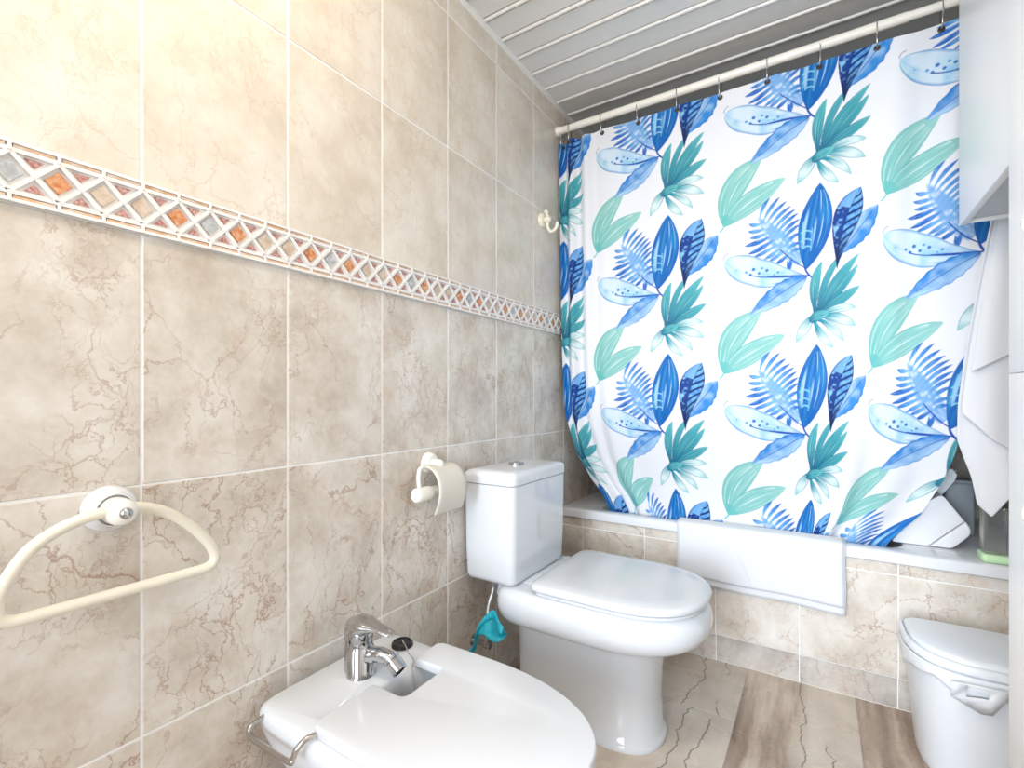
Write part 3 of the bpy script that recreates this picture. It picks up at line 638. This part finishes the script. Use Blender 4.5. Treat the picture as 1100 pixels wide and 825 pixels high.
def style_color(st, t, q, aq, d, wd, X, Y, seed, al):
    streak = vnoise(q*5+seed*3.1+20, t*3+seed); streak2 = vnoise(q*11+seed*1.7+40, t*2.2+seed)
    wash = vnoise(X/9+seed, Y/9+seed*2); edge = np.clip((aq-0.80)/0.2, 0, 1)*np.clip(wd/6, 0, 1); edge = np.maximum(edge, np.clip((0.9-(wd-np.abs(d)))/0.9, 0, 1))
    mid = np.clip(1-np.abs(d)/0.75, 0, 1)
    if st == 'T':
        c = M3(t*0.75+0.35*(streak-0.5), lin(10, 120, 146), lin(100, 200, 200)); c = M3((streak2-0.62)*2.2, c, lin(160, 222, 215))
        c = M3((0.28-t)*2.2, c, lin(14, 74, 128)); c = M3(edge*0.75, c, lin(4, 92, 118)); c = M3(mid*0.35*(t < 0.8), c, lin(12, 92, 124))
    elif st == 't':
        c = M3((t-0.12)*2.2+(streak-0.5)*0.8, lin(22, 146, 164), lin(226, 243, 240)); c = M3((t-0.72)*2.6, c, lin(70, 182, 182))
        c = M3(edge*1.0, c, lin(10, 116, 134)); c = M3(np.clip((streak2-0.6)*3, 0, 0.6), c, lin(110, 202, 200))
    elif st == 'P':
        c = M3(0.25+0.6*t+(streak-0.5)*0.5, lin(98, 188, 184), lin(166, 216, 206)); c = M3((streak2-0.60)*3.5*(t > 0.15)*(t < 0.85), c, lin(226, 243, 236))
        c = M3(edge*0.8, c, lin(84, 178, 168)); c = M3((0.16-t)*5, c, lin(96, 192, 188))
    elif st == 'D':
        c = M3((vnoise(X/28+seed, Y/28)-0.35)*1.6, lin(222, 238, 250), lin(158, 208, 238)); c = M3((streak2-0.62)*2.5, c, lin(206, 238, 226)); c = M3((streak-0.6)*2.2*(q > -0.2), c, lin(110, 178, 228))
        c = M3(edge*0.9, c, lin(78, 148, 206)); c = M3((0.2-t)*4, c, lin(52, 120, 204))
    elif st == 'L':
        c = M3(0.5+q*0.55+(vnoise(X/20+seed, Y/20)-0.5)*1.1, lin(56, 142, 216), lin(176, 212, 242)); c = M3((streak-0.62)*2.0, c, lin(38, 104, 200)); c = M3(edge*0.7, c, lin(44, 108, 190))
        c = M3(np.clip(1.25-np.abs(d)/1.5, 0, 1)*(t < 0.88), c, lin(20, 74, 170)); c = M3((0.12-t)*6, c, lin(24, 84, 178))
    elif st == 'O':
        c = M3((streak-0.35)*1.3, lin(8, 104, 182), lin(52, 158, 216)); c = M3((streak2-0.58)*5*(t > 0.25)*(t < 0.92), c, lin(164, 208, 244))
        c = M3(edge*0.5, c, lin(14, 92, 176)); c = M3((0.22-t)*3, c, lin(8, 88, 172))
    elif st == 'N':
        # dark veined leaf: navy left of the midrib, pale cells between dark veins right of it
        v = np.abs(((t*9-np.abs(q)*1.3) % 1)-0.5); cell = np.clip((v-0.12)*6, 0, 1)
        right = q < 0
        pale = M3((wash-0.3)*1.4, lin(120, 188, 238), lin(44, 124, 212))
        navy = M3((vnoise(X/8+3, Y/8)-0.56)*5*np.clip((aq-0.15)*2, 0, 1), lin(16, 64, 146), lin(140, 198, 238))
        c = np.where(right[..., None], M3(1-cell, pale, lin(12, 44, 110)), navy)
        c = M3((0.42-t)*3.5, c, lin(12, 36, 92)); c = np.where(((t > 0.70) & (q > 0))[..., None], M3((aq-0.3)*0.7, lin(126, 182, 236), lin(80, 150, 224)), c)
        c = M3(edge*0.9, c, lin(14, 50, 118)); c = M3(np.clip(1-np.abs(d)/1.1, 0, 1), c, lin(10, 36, 96))
    elif st == 'F':
        c = M3(t*1.2-0.2+(wash-0.5)*0.5, lin(122, 186, 234), lin(44, 112, 196)); c = M3(edge*0.6, c, lin(40, 104, 190))
    elif st == 'f':
        c = M3(t*1.1+(wash-0.5)*0.7, lin(70, 140, 216), lin(24, 90, 180)); c = M3((streak-0.62)*2.5, c, lin(170, 206, 242))
    elif st == 'n':
        c = np.ones(X.shape+(3,))*lin(24, 84, 182)
    else: c = np.ones(X.shape+(3,))*lin(30, 80, 180)
    return c, al
def stroke(pts, wd, col, a=1.0):
    S = np.array(pts, float)
    def fn(X, Y):
        t, d = nearest(X, Y, S); return np.ones(X.shape+(3,))*lin(*col), np.clip((wd-np.abs(d))*SS*0.8+0.5, 0, 1)*a
    paint(S[:, 0].min()-wd-2, S[:, 0].max()+wd+2, S[:, 1].min()-wd-2, S[:, 1].max()+wd+2, fn)
def dot(x, y, r, col, a=1.0): stroke([(x-0.1, y), (x+0.1, y)], r, col, a)
def palm_and_sprays():
    leaf((-294, -188), (-292, -50), (-171, 22), 42, 'P', 0.55, 1, 0.75); leaf((-294, -190), (-208, -112), (-99, -67), 36, 'P', 0.48, 2, 0.75)
    stroke(bez((-305, -206), (-292, -196), (-284, -172)), 2.6, (112, 198, 192))
    # pinnate fern
    def fern_fill(X, Y):
        S = bez((-36, 153), (-119, 222), (-182, 344)); t, d = nearest(X, Y, S)
        wd = 42*np.sin(PI*np.clip(0.06+t*0.9, 0, 1))**0.7
        a = np.clip((np.where(d < 0, wd, wd*0.55)-np.abs(d))/9, 0, 1)*(t > 0.10)*0.9; s = vnoise(t*14, d/7+9)
        return M3((s-0.35)*1.7, lin(112, 172, 232), lin(196, 222, 246)), a
    paint(-230, -30, 140, 420, fern_fill)
    S = bez((-36, 153), (-119, 222), (-182, 344), 60)
    rt = [(-146, 406), (-114, 402), (-94, 382), (-80, 364), (-67, 351), (-58, 337), (-53, 317), (-53, 298), (-50, 272), (-48, 239), (-50, 217)]
    for i, tp in enumerate(rt):
        b = S[int((0.98-0.066*i)*59)]; r = 0.35+0.65*(1 if i < 7 else 0.45)
        cpt = ((b[0]+tp[0])/2-12, (b[1]+tp[1])/2+9); leaf(tuple(b), cpt, tp, 6.4, 'F', 0.62, i)
        if i < 8: leaf(tuple(0.45*np.array(b)+0.55*np.array(tp)+np.array((-2, 2))), tuple(0.2*np.array(b)+0.8*np.array(tp)+np.array((-3, 3))), tp, 2.6, 'f', 0.5, i)
    lt = [(-210, 330), (-214, 304), (-209, 280), (-225, 254), (-214, 224), (-201, 210), (-164, 198), (-149, 190), (-129, 176), (-84, 149)]
    for i, tp in enumerate(lt):
        b = S[int((0.92-0.073*i)*59)]; cpt = ((b[0]+tp[0])/2-6, (b[1]+tp[1])/2-9)
        leaf(tuple(b), cpt, tp, 7.0 if i not in (3, 4) else 8.5, 'f' if i in (3, 4, 8, 9) else 'F', 0.5, i+20)
    leaf((-95, 185), (-86, 168), (-84, 148), 8, 'f', 0.65, 3)
    leaf((-29, 125), (-150, 118), (-287, 216), 49, 'D', 0.66, 5, 0.52)
    stroke(bez((-206, 150), (-150, 126), (-27, 125)), 1.7, (28, 84, 178)); stroke(bez((-150, 135), (-90, 130), (-27, 125)), 2.4, (28, 84, 178))
    for (x, y), r in zip([(-219, 162), (-206, 152), (-196, 169), (-179, 153), (-155, 159), (-121, 147), (-133, 141), (-170, 169), (-251, 172)], (4.4, 4.6, 5.4, 4.6, 4.8, 4.4, 3, 4, 2)):
        dot(x, y, r, (52, 118, 200) if r > 4.5 else (96, 160, 214))
    stroke(bez((-292, 221), (-291, 236), (-277, 239)), 1.0, (70, 100, 150))
    leaf((-29, 122), (-98, 86), (-206, 13), 35, 'L', 0.50, 6, 0.75)
    leaf((-34, 145), (2, 283), (6, 423), 52, 'O', 0.50, 8, 0.80)
    for a, b in (((-50, 268), (-17, 268)), ((-50, 240), (-17, 240)), ((-43, 216), (-17, 217))):
        stroke(bez(a, ((a[0]+b[0])/2, a[1]+13), b), 2.3, (150, 214, 232), 0.85)
    stroke([(-15, 280), (-19, 206)], 2.0, (130, 200, 232), 0.7); stroke([(-43, 306), (-49, 222)], 1.4, (150, 214, 232), 0.6)
    stroke(bez((-114, 222), (-70, 172), (-36, 152)), 1.8, (28, 84, 178)); stroke(bez((-36, 152), (-30, 128), (-6, 112)), 3.0, (26, 78, 172))
    # palm fan
    for i, (p0, p1, p2, hw, st) in enumerate([((0, 3), (-18, 98), (19, 165), 16.5, 'T'), ((9, 7), (23, 120), (87, 183), 12, 'T'), ((9, 5), (55, 89), (136, 172), 18, 'T'), ((28, 11), (94, 79), (134, 139), 14, 'T'), ((9, 2), (90, 37), (143, 70), 16.5, 'T'),
                                              ((23, -8), (90, 15), (134, 3), 14, 't'), ((19, -14), (85, -19), (136, -55), 17, 't'), ((9, -23), (63, -46), (98, -102), 13, 't'), ((-9, -24), (19, -86), (63, -119), 14, 't'), ((-9, -7), (-32, -39), (-63, -95), 18, 't')]):
        leaf((p0[0]*0.6, p0[1]-(9 if st == 'T' else 0)), p1, p2, hw, st, 0.52, i, 0.8, 0.42)
    leaf((-18, -30), (2, -8), (46, -4), 17, 'T', 0.45, 12, 0.6)
    leaf((71, 176), (122, 238), (182, 315), 38, 'L', 0.55, 9, 0.8); leaf((67, 126), (73, 293), (129, 382), 42, 'N', 0.62, 11, 0.9)
palm_and_sprays()
img = img.reshape(CH, SS, CW, SS, 3).mean((1, 3))*np.array((0.83, 0.83, 0.84))

def curtain():
    NC, NR = 900, 1000
    zt, zb = 2.062, 0.415
    x0 = np.linspace(0.0, 1.44, 3000)
    # gathers at the wall end and by the hem; soft waves elsewhere
    def fold(x):
        return 0.020*np.exp(-(x/0.13)**2)*np.sin(x*2*PI/0.075)+0.003*np.sin(x*2*PI/0.30+0.6)+0.002*np.sin(x*2*PI/0.15+1.0)
    ds = np.sqrt(np.gradient(x0)**2+np.gradient(fold(x0))**2); s = np.cumsum(ds); s -= np.interp(0.46, x0, s)      # cloth length measured from the second palm fan
    sg = np.linspace(s[0], s[-1], NC); xg = np.interp(sg, s, x0)
    z = np.linspace(zt, zb, NR)
    Z, Xn = np.meshgrid(z, xg, indexing='ij'); Sg = np.meshgrid(z, sg, indexing='ij')[1]
    lz = np.array([0.40, 0.50, 0.55, 0.61, 0.72, 0.88, 1.2, 2.1]); lx = np.array([0.215, 0.175, 0.150, 0.105, 0.055, 0.028, 0.018, 0.004])
    rz = np.array([0.40, 0.50, 0.60, 0.72, 0.80, 0.92, 1.15, 1.43, 2.1]); rx = np.array([1.085, 1.142, 1.218, 1.268, 1.287, 1.305, 1.338, 1.362, 1.45])
    XL = np.interp(Z, lz, lx); XRr = np.interp(Z, rz, rx)
    wl = 1-sstep(0.0, 0.55, Xn); wr = sstep(0.80, 1.44, Xn)
    X = Xn+XL*wl+(XRr-1.44)*wr
    low = sstep(1.25, 0.5, Z)
    Y = YR+0.003+fold(Xn)+0.109*sstep(0.98, 0.50, Z)
    # fullness that appears where the cloth is drawn together low down
    Y += low*wr*0.010*(1+np.sin((Xn-0.98)*2*PI/0.19+(Z-0.5)*1.6))+low*(1-sstep(0.0, 0.4, Xn))*0.014*(1+np.sin(Xn*2*PI/0.16+2.4))
    Y += -0.014*np.exp(-((Xn-1.20-0.05*(1.4-Z))/0.045)**2)*sstep(2.0, 1.2, Z)*sstep(0.46, 0.75, Z)
    Y += sstep(0.9, 2.0, Z)*0.004*np.cos((Xn-0.05)*2*PI/0.15)
    Z2 = Z-0.006*sstep(1.9, 2.07, Z)*(0.5-0.5*np.cos((Xn-0.05)*2*PI/0.15))
    # keep the hem inside the tub and clear of its edge
    P = np.stack([X, Y, Z2], -1).reshape(-1, 3).astype(np.float32)
    # colour from the repeat
    drop = np.interp(Xn, [0, 0.5, 1.0, 1.45], [-0.030, -0.008, 0.0, 0.010])*0.9
    cu = (Sg*1000)+0.0; cv = (Z-1.2465-drop)*1000*528/525.0
    cu = cu % CW; cv = cv % CH
    i0 = np.floor(cu-0.5).astype(int); j0 = np.floor(cv-0.5).astype(int); fu = (cu-0.5-i0)[..., None]; fv = (cv-0.5-j0)[..., None]
    g = lambda a, b: img[b % CH, a % CW]
    colr = (g(i0, j0)*(1-fu)+g(i0+1, j0)*fu)*(1-fv)+(g(i0, j0+1)*(1-fu)+g(i0+1, j0+1)*fu)*fv
    me = bpy.data.meshes.new('shower_curtain'); nv = NR*NC; nf = (NR-1)*(NC-1)
    me.vertices.add(nv); me.vertices.foreach_set('co', P.ravel())
    idx = np.arange(nv).reshape(NR, NC); q = np.stack([idx[:-1, :-1], idx[1:, :-1], idx[1:, 1:], idx[:-1, 1:]], -1).reshape(-1, 4)
    me.loops.add(nf*4); me.loops.foreach_set('vertex_index', q.ravel().astype(np.int32))
    me.polygons.add(nf); me.polygons.foreach_set('loop_start', np.arange(0, nf*4, 4, dtype=np.int32)); me.polygons.foreach_set('loop_total', np.full(nf, 4, np.int32))
    me.update(calc_edges=True); me.polygons.foreach_set('use_smooth', np.ones(nf, bool))
    at = me.color_attributes.new('print', 'FLOAT_COLOR', 'POINT')
    at.data.foreach_set('color', np.concatenate([colr, np.ones(colr.shape[:2]+(1,))], -1).astype(np.float32).ravel())
    m = bpy.data.materials.new('printed_polyester'); m.use_nodes = True; gph = NT(m); b = gph.n['Principled BSDF']
    a = gph.node('ShaderNodeAttribute', attribute_name='print').outputs['Color']; gph.l.new(a, b.inputs['Base Color'])
    b.inputs['Roughness'].default_value = 0.62; b.inputs['Specular IOR Level'].default_value = 0.25
    tcn = gph.node('ShaderNodeTexCoord').outputs['Object']
    bp = gph.node('ShaderNodeBump', inp={'Strength': 0.15, 'Distance': 0.01, 'Height': gph.noise(tcn, 9.0, 3)}); gph.l.new(bp.outputs[0], b.inputs['Normal'])
    me.materials.append(m)
    o = bpy.data.objects.new('shower_curtain', me); COL.objects.link(o)
    tag(o, 'white shower curtain printed with blue and teal tropical leaves', 'shower curtain')
    def surf(xn, zz):
        i = int(np.argmin(abs(z-zz))); j = int(np.argmin(abs(xg-xn))); return P.reshape(NR, NC, 3)[i, j]
    return o, surf
curt, csurf = curtain()
# eyelets (parts of the curtain) and the wire rings that carry it (things of their own)
first = None
names = ['first', 'second', 'third', 'fourth', 'fifth', 'sixth', 'seventh', 'eighth', 'ninth', 'tenth']
eye_x = [0.012, 0.055, 0.20, 0.35, 0.50, 0.65, 0.80, 0.95, 1.10, 1.25]
for i, xe in enumerate(eye_x):
    p = csurf(xe, 2.046)
    V, F = tube_geo([(p[0]+0.0070*math.cos(2*PI*k/16), p[1]-0.001, p[2]+0.0070*math.sin(2*PI*k/16)) for k in range(16)], 0.0022, 8, True)
    bm = bmesh.new(); bmesh.ops.create_circle(bm, cap_ends=True, radius=0.0055, segments=16, matrix=Matrix.Translation((p[0], p[1]-0.0018, p[2])) @ Matrix.Rotation(PI/2, 4, 'X'))
    b0 = len(V); V += [v.co.copy() for v in bm.verts]; F += [tuple(b0+v.index for v in f.verts) for f in bm.faces]; bm.free()
    obj('eyelet', V, F, DARK, curt)
    # wire ring: long loop round the rod and through the eyelet
    top, bot = ZR+0.0175, p[2]
    h = (top+bot)/2; a = (top-bot)/2
    if first is None:
        V, F = tube_geo([(0.0, math.sin(2*PI*k/28)*0.0215*(1.0 if math.cos(2*PI*k/28) > 0 else 0.75), math.cos(2*PI*k/28)*a) for k in range(28)], 0.0016, 8, True)
        first = obj('curtain_ring', V, F, STEEL); r = first
    else:
        r = first.copy(); COL.objects.link(r)
    r.location = (p[0], (YR+p[1])/2, h); r.rotation_euler = (0, 0, 0.12*math.sin(i*2.1))
    tag(r, 'thin wire curtain ring on the rod, %s from the tiled wall with the hook' % names[i], 'curtain ring', 'wire rings along the curtain rod')

# ------------------------------------------------------------------ white bath mat over the tub edge
def mat_sheet(x0, x1, zlow, yoff, zrim, dx=0.0):
    path = [(YT+0.071, 0.43), (YT+0.066, 0.47), (YT+0.052, zrim-0.001), (YT+0.03, zrim+0.001), (YT+0.008, zrim+0.0005), (YT-0.003-yoff, zrim-0.006), (YT-0.006-yoff, zrim-0.03), (YT-0.006-yoff, zlow+0.08), (YT-0.006-yoff, zlow)]
    sp_ = spline([(0, a, b) for a, b in path], 5); P = []
    for (_, yy, zz) in sp_:
        row = []
        for j in range(40):
            u = j/39; t = max(0.0, (zrim-zz)/0.2)
            row.append((x0+(x1-x0)*u+0.003*math.sin(zz*40)*(u-0.5)+dx*t, yy-0.0025*t*math.sin(u*7+1.0)-0.0015*t, zz+0.014*(0.5-u)*t*0.6+0.002*math.sin(u*11)*t))
        P.append(row)
    return P
bmat = thing('bath_mat', 'folded white towelling bath mat draped over the tub edge', 'bath mat', (0.76, YT, 0.30))
o = T(sheet('lower_layer', mat_sheet(0.503, 1.022, 0.276, 0.0, 0.4965), TOWEL), bmat); solid(o, 0.004)
o = T(sheet('upper_layer', mat_sheet(0.498, 1.016, 0.302, 0.006, 0.5015, 0.002), TOWEL), bmat); solid(o, 0.004)
o = T(tube('crease', spline([(0.680, YT-0.0140, 0.458), (0.705, YT-0.0155, 0.420), (0.732, YT-0.0160, 0.360), (0.750, YT-0.0165, 0.312)], 6), [0.0004]+[0.0009]*17+[0.0004], TOWEL), bmat)

# ------------------------------------------------------------------ white storage box leaning at the tub end, pump bottle, grey caddy, soap container
def tilt_box(name, outline, thick, M, m, parent, bev=0.006):
    bm = bmesh.new(); vs = [bm.verts.new((x, 0, z)) for x, z in outline]; f = bm.faces.new(vs)
    r = bmesh.ops.extrude_face_region(bm, geom=[f])
    for g in r['geom']:
        if isinstance(g, bmesh.types.BMVert): g.co.y += thick
    bmesh.ops.recalc_face_normals(bm, faces=bm.faces)
    es = [e for e in bm.edges if abs(e.verts[0].co.y-e.verts[1].co.y) < 1e-6]
    bmesh.ops.bevel(bm, geom=es, offset=bev, segments=3, profile=0.5, affect='EDGES', clamp_overlap=True)
    bmesh.ops.transform(bm, matrix=M, verts=bm.verts); return bmobj(name, bm, m, parent, sharp=45)
def rounded(pts, rad, n=6):
    out = []; N = len(pts)
    for i in range(N):
        p = Vector(pts[i]); a = Vector(pts[i-1]); b = Vector(pts[(i+1) % N]); r = rad[i]
        if r <= 0: out.append(tuple(p)); continue
        d1 = (a-p).normalized(); d2 = (b-p).normalized(); s0, s1 = p+d1*r, p+d2*r
        for k in range(n+1):
            t = k/n; q = s0*(1-t)**2+p*2*t*(1-t)+s1*t*t; out.append(tuple(q))
    return out
wb = thing('storage_box', 'white plastic box tipped on its corner between the curtain and the hanging towel', 'box', (1.26, 1.955, 0.494))
Mb = Matrix.Translation((0, 1.965, 0)) @ Matrix.Rotation(math.radians(-6), 4, 'X')
def place(o): return o
body = rounded([(1.150, 0.494), (1.243, 0.494), (1.330, 0.585), (1.278, 0.662), (1.245, 0.640)], [0.01, 0.0, 0.0, 0.012, 0.01])
lidp = rounded([(1.245, 0.4945), (1.300, 0.4945), (1.352, 0.553), (1.331, 0.583)], [0.0, 0.012, 0.028, 0.0])
Mb = Matrix.Translation((0, 2.014, 0))
T(tilt_box('box_body', body, 0.10, Mb, PLASTIC, None), wb)
T(tilt_box('box_lid', lidp, 0.10, Mb @ Matrix.Translation((0.0015, -0.002, 0)), PLASTIC, None), wb)
tray = rounded([(1.195, 0.4945), (1.258, 0.640), (1.310, 0.735), (1.332, 0.728), (1.330, 0.700), (1.290, 0.640), (1.230, 0.4945)], [0.0, 0.03, 0.012, 0.012, 0.02, 0.03, 0.0])
o = tilt_box('plastic_basin', tray, 0.10, Matrix.Translation((0, 2.120, 0)), mat('grey_white_plastic', (0.80, 0.83, 0.86), 0.35), None, 0.008)
tag(o, 'grey white plastic basin standing tilted behind the white box', 'basin')
cad = thing('grey_caddy', 'small dark grey box on the tub ledge behind the white box', 'box', (1.33, 2.20, 0.494))
T(box('caddy_body', (1.320, 2.245, 0.4935), (1.400, 2.325, 0.672), GREYT, None, 0.008), cad)
T(box('caddy_rim', (1.316, 2.241, 0.670), (1.404, 2.329, 0.682), GREYT, None, 0.004), cad)
pb = thing('pump_bottle', 'clear pump bottle whose nozzle shows above the tilted basin', 'bottle', (1.335, 2.34, 0.494))
T(lathe('bottle', [(0.030, 0.0), (0.032, 0.006), (0.032, 0.15), (0.028, 0.17), (0.014, 0.182), (0.013, 0.20)], CLEAR, M=frame((1.350, 2.42, 0.494), (0, 0, 1))), pb)
T(lathe('collar', [(0.016, 0.0), (0.016, 0.018), (0.006, 0.02), (0.005, 0.062)], PLASTIC, M=frame((1.350, 2.42, 0.690), (0, 0, 1))), pb)
T(box('nozzle', (1.305, 2.410, 0.748), (1.362, 2.430, 0.760), PLASTIC, None, 0.003), pb)
sb = thing('soap_container', 'clear plastic container with pale green base on the tub corner under the towel', 'container', (1.385, 1.935, 0.494))
T(loft('jar', [rrect(1.352, 1.408, 1.910, 1.966, 0.010, z) for z in (0.507, 0.60, 0.645)], CLEAR), sb)
T(loft('jar_base', [rrect(1.350, 1.410, 1.908, 1.968, 0.010, 0.4935), rrect(1.347, 1.413, 1.905, 1.971, 0.011, 0.497), rrect(1.347, 1.413, 1.905, 1.971, 0.011, 0.513), rrect(1.350, 1.410, 1.908, 1.968, 0.011, 0.517)], GREEN), sb)

# ------------------------------------------------------------------ pedal bin
bn = thing('pedal_bin', 'white plastic pedal bin with closed lid standing against the tub front', 'bin', (1.31, 1.68, 0))
def bring(s, z, x0=1.142, x1=1.452, y0=1.552, y1=1.795, ex=3.0, n=72):
    """bowed front toward -y, flat back"""
    cx = (x0+x1)/2; hx = (x1-x0)/2*s; yb = y1-(1-s)*0.04; ym = yb-0.075*s; R = []
    for k in range(n):
        a = 2*PI*k/n; c, sn = math.cos(a), math.sin(a)
        if sn <= 0: R.append((cx+hx*math.copysign(abs(c)**(2/ex), c), ym-(ym-y0-(1-s)*0.16)*abs(sn)**(2/2.3), z))
        else: R.append((cx+hx*math.copysign(abs(c)**(2/9), c), ym+(yb-ym)*abs(sn)**(2/9), z))
    return R
T(loft('bucket', [bring(0.74, 0.0), bring(0.77, 0.006), bring(0.78, 0.02), bring(0.94, 0.285), bring(0.965, 0.300), bring(0.965, 0.306)], BINM), bn)
T(loft('bin_rim', [bring(0.97, 0.305), bring(1.0, 0.308), bring(1.0, 0.322), bring(0.975, 0.327), bring(0.95, 0.327), bring(0.94, 0.318)], BINM), bn)
T(loft('bin_lid', [bring(0.925, 0.318), bring(0.925, 0.328), bring(0.905, 0.334), bring(0.85, 0.338), bring(0.6, 0.343), bring(0.3, 0.345)], BINM), bn)
T(box('pedal', (1.235, 1.583, 0.004), (1.385, 1.640, 0.016), BINM, None, 0.004), bn)
bm = bmesh.new()
for lo, hi in (((1.222, 1.606, 0.030), (1.398, 1.650, 0.036)), ((1.222, 1.606, 0.0), (1.228, 1.650, 0.036)), ((1.392, 1.606, 0.0), (1.398, 1.650, 0.036))): box_into(bm, lo, hi, 0.002)
T(bmobj('pedal_recess', bm, BINM), bn)
# bin liner: crinkled skirt below the rim with a tied flap
lin_ = thing('bin_liner', 'white bin liner folded over the rim of the pedal bin with a hanging flap', 'bag', (1.31, 1.60, 0.28))
rings = []
for i in range(7):
    t = i/6; base = bring(0.990+0.008*math.sin(t*PI), 0.3030-0.038*t)
    cx, cy = 1.297, 1.68; R = []
    for k, (x, y, z) in enumerate(base):
        a = 2*PI*k/72; f = 1.006+0.004*math.sin(k*0.9+t*5)+0.004*math.sin(k*2.3-t*3)*t
        R.append((cx+(x-cx)*f, cy+(y-cy)*f if y < cy+0.06 else y, z+0.010*t*t*math.sin(a*5+0.7)+0.005*t*math.sin(a*11)))
    rings.append(R)
o = T(loft('liner_skirt', rings, BAG, cap0=False, cap1=False), lin_); solid(o, 0.0012)
def flap_pt(u, v): # u across, v down
    y = 1.5395+0.010*v+0.004*math.sin(u*6)-0.004*math.sin(v*PI)*math.sin(u*PI)
    return y
fo = [(1.216, 0.292), (1.316, 0.298), (1.314, 0.276), (1.289, 0.232), (1.270, 0.227), (1.240, 0.240), (1.216, 0.253)]
hi_ = [(1.247, 0.289), (1.283, 0.291), (1.281, 0.269), (1.243, 0.261)]
bm = bmesh.new()
ov = [bm.verts.new((x, flap_pt((x-1.23)/0.09, (0.29-z)/0.09), z)) for x, z in fo]; iv = [bm.verts.new((x, flap_pt((x-1.23)/0.09, (0.29-z)/0.09)-0.003, z)) for x, z in hi_]
for a, b, c_, d_ in ((0, 1, 1, 0), (1, 2, 2, 1)): bm.faces.new([ov[a], ov[b], iv[c_], iv[d_]])
bm.faces.new([ov[2], ov[3], iv[2]]); bm.faces.new([ov[3], ov[4], ov[5], iv[3], iv[2]]); bm.faces.new([ov[5], ov[6], iv[3]]); bm.faces.new([ov[6], ov[0], iv[0], iv[3]])
o = T(bmobj('liner_flap', bm, BAG, sharp=None), lin_); solid(o, 0.0015)

# ------------------------------------------------------------------ wall cabinet, tall cupboard, hanging towel
wcab = thing('wall_cabinet', 'white wall cabinet hung on the right above the bath towel', 'cabinet', (XR, 1.40, 1.40))
cz0, cz1, cy0, cy1, cx0 = 1.404, 2.13, 1.00, 1.648, 1.250
T(box('cabinet_body', (cx0+0.017, cy0, cz0+0.012), (XR, cy1, cz1), LACQ, None, 0.002), wcab)
T(box('cabinet_door', (cx0, cy0, cz0), (cx0+0.016, cy1, cz1), LACQ, None, 0.002), wcab)
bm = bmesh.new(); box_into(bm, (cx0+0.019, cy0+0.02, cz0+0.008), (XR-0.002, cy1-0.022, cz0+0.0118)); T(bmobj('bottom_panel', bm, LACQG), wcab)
bm = bmesh.new(); box_into(bm, (cx0+0.017, cy1-0.020, cz0+0.002), (XR-0.002, cy1-0.001, cz0+0.0118), 0.001); T(bmobj('bottom_rail', bm, LACQ), wcab)
tall = thing('tall_cupboard', 'tall white cupboard whose edge fills the right side of the picture', 'cupboard', (1.33, 0.70, 0))
kx = 1.170
T(box('cupboard_body', (kx+0.018, 0.42, 0.0), (XR-0.003, 0.926, 2.10), LACQ, None, 0.002), tall)
for nm, z0, z1, zk in (('upper_door', 1.0008, 2.10, 1.165), ('lower_door', 0.06, 1.0, 0.835)):
    dr = T(box(nm, (kx, 0.42, z0), (kx+0.018, 0.928, z1), LACQ, None, 0.0008), tall)
    kn = lathe('door_knob', [(0.007, 0.0), (0.007, 0.008), (0.010, 0.012), (0.0115, 0.018), (0.009, 0.023), (0.004, 0.025)], CREAMW, M=frame((kx, 0.778, zk), (-1, 0, 0)))
    kn.parent = dr

def towel():
    tw = thing('bath_towel', 'white bath towel hanging from a hook on the right above the tub corner', 'towel', (1.42, 1.78, 1.5))
    # hanging folds, gathered at the hook, hem falling to a point
    rows, cols = 70, 48
    def layer(name, left, right, top, low, yc, amp, ph):
        P = np.zeros((rows, cols, 3))
        for i in range(rows):
            v = i/(rows-1)
            for j in range(cols):
                u = j/(cols-1); zl = low(u); z = top-(top-zl)*v
                L, R = left(z), right(z); x = L+(R-L)*u
                y = yc+amp*(0.25+0.75*v)*math.sin(u*2*PI*1.4+ph+v*0.6)+0.012*amp*30*math.sin(u*9+ph)*0.1
                P[i, j] = (x, y, z)
        o = T(sheet(name, P, TOWEL), tw); solid(o, 0.006); subsurf(o, 1); return o
    lz = [0.55, 0.66, 0.75, 0.85, 0.95, 1.1, 1.3, 1.5, 1.6]
    left_back = lambda z: float(np.interp(z, lz, [1.332, 1.318, 1.303, 1.273, 1.275, 1.290, 1.318, 1.350, 1.375]))
    right_ = lambda z: float(np.interp(z, [0.5, 1.2, 1.6], [1.470, 1.455, 1.42]))
    layer('back_fold', left_back, right_, 1.58, lambda u: 0.640+0.22*abs(u-0.16)+0.02*u, 1.790, 0.012, 0.4)
    left_f = lambda z: left_back(z)+0.003
    layer('middle_fold', left_f, right_, 1.58, lambda u: 0.925-0.22*min(u, 0.3)-0.14*max(0, u-0.3), 1.762, 0.010, 1.9)
    layer('front_fold', lambda z: left_back(z)+0.006, right_, 1.58, lambda u: 1.035+0.10*u, 1.738, 0.008, 3.0)
    return tw
towel()
hk2 = thing('towel_hook', 'hook on the wall holding the bath towel behind the cabinet', 'hook', (XR, 1.77, 1.60))
T(lathe('wall_mount', [(0.024, 0.0), (0.024, 0.006), (0.018, 0.012)], CREAM, M=frame((XR, 1.77, 1.585), (-1, 0, 0))), hk2)
T(tube('hook', spline([(XR-0.01, 1.77, 1.585), (1.45, 1.77, 1.575), (1.41, 1.77, 1.572), (1.385, 1.77, 1.582), (1.38, 1.77, 1.60)], 6), 0.006, CREAM), hk2)
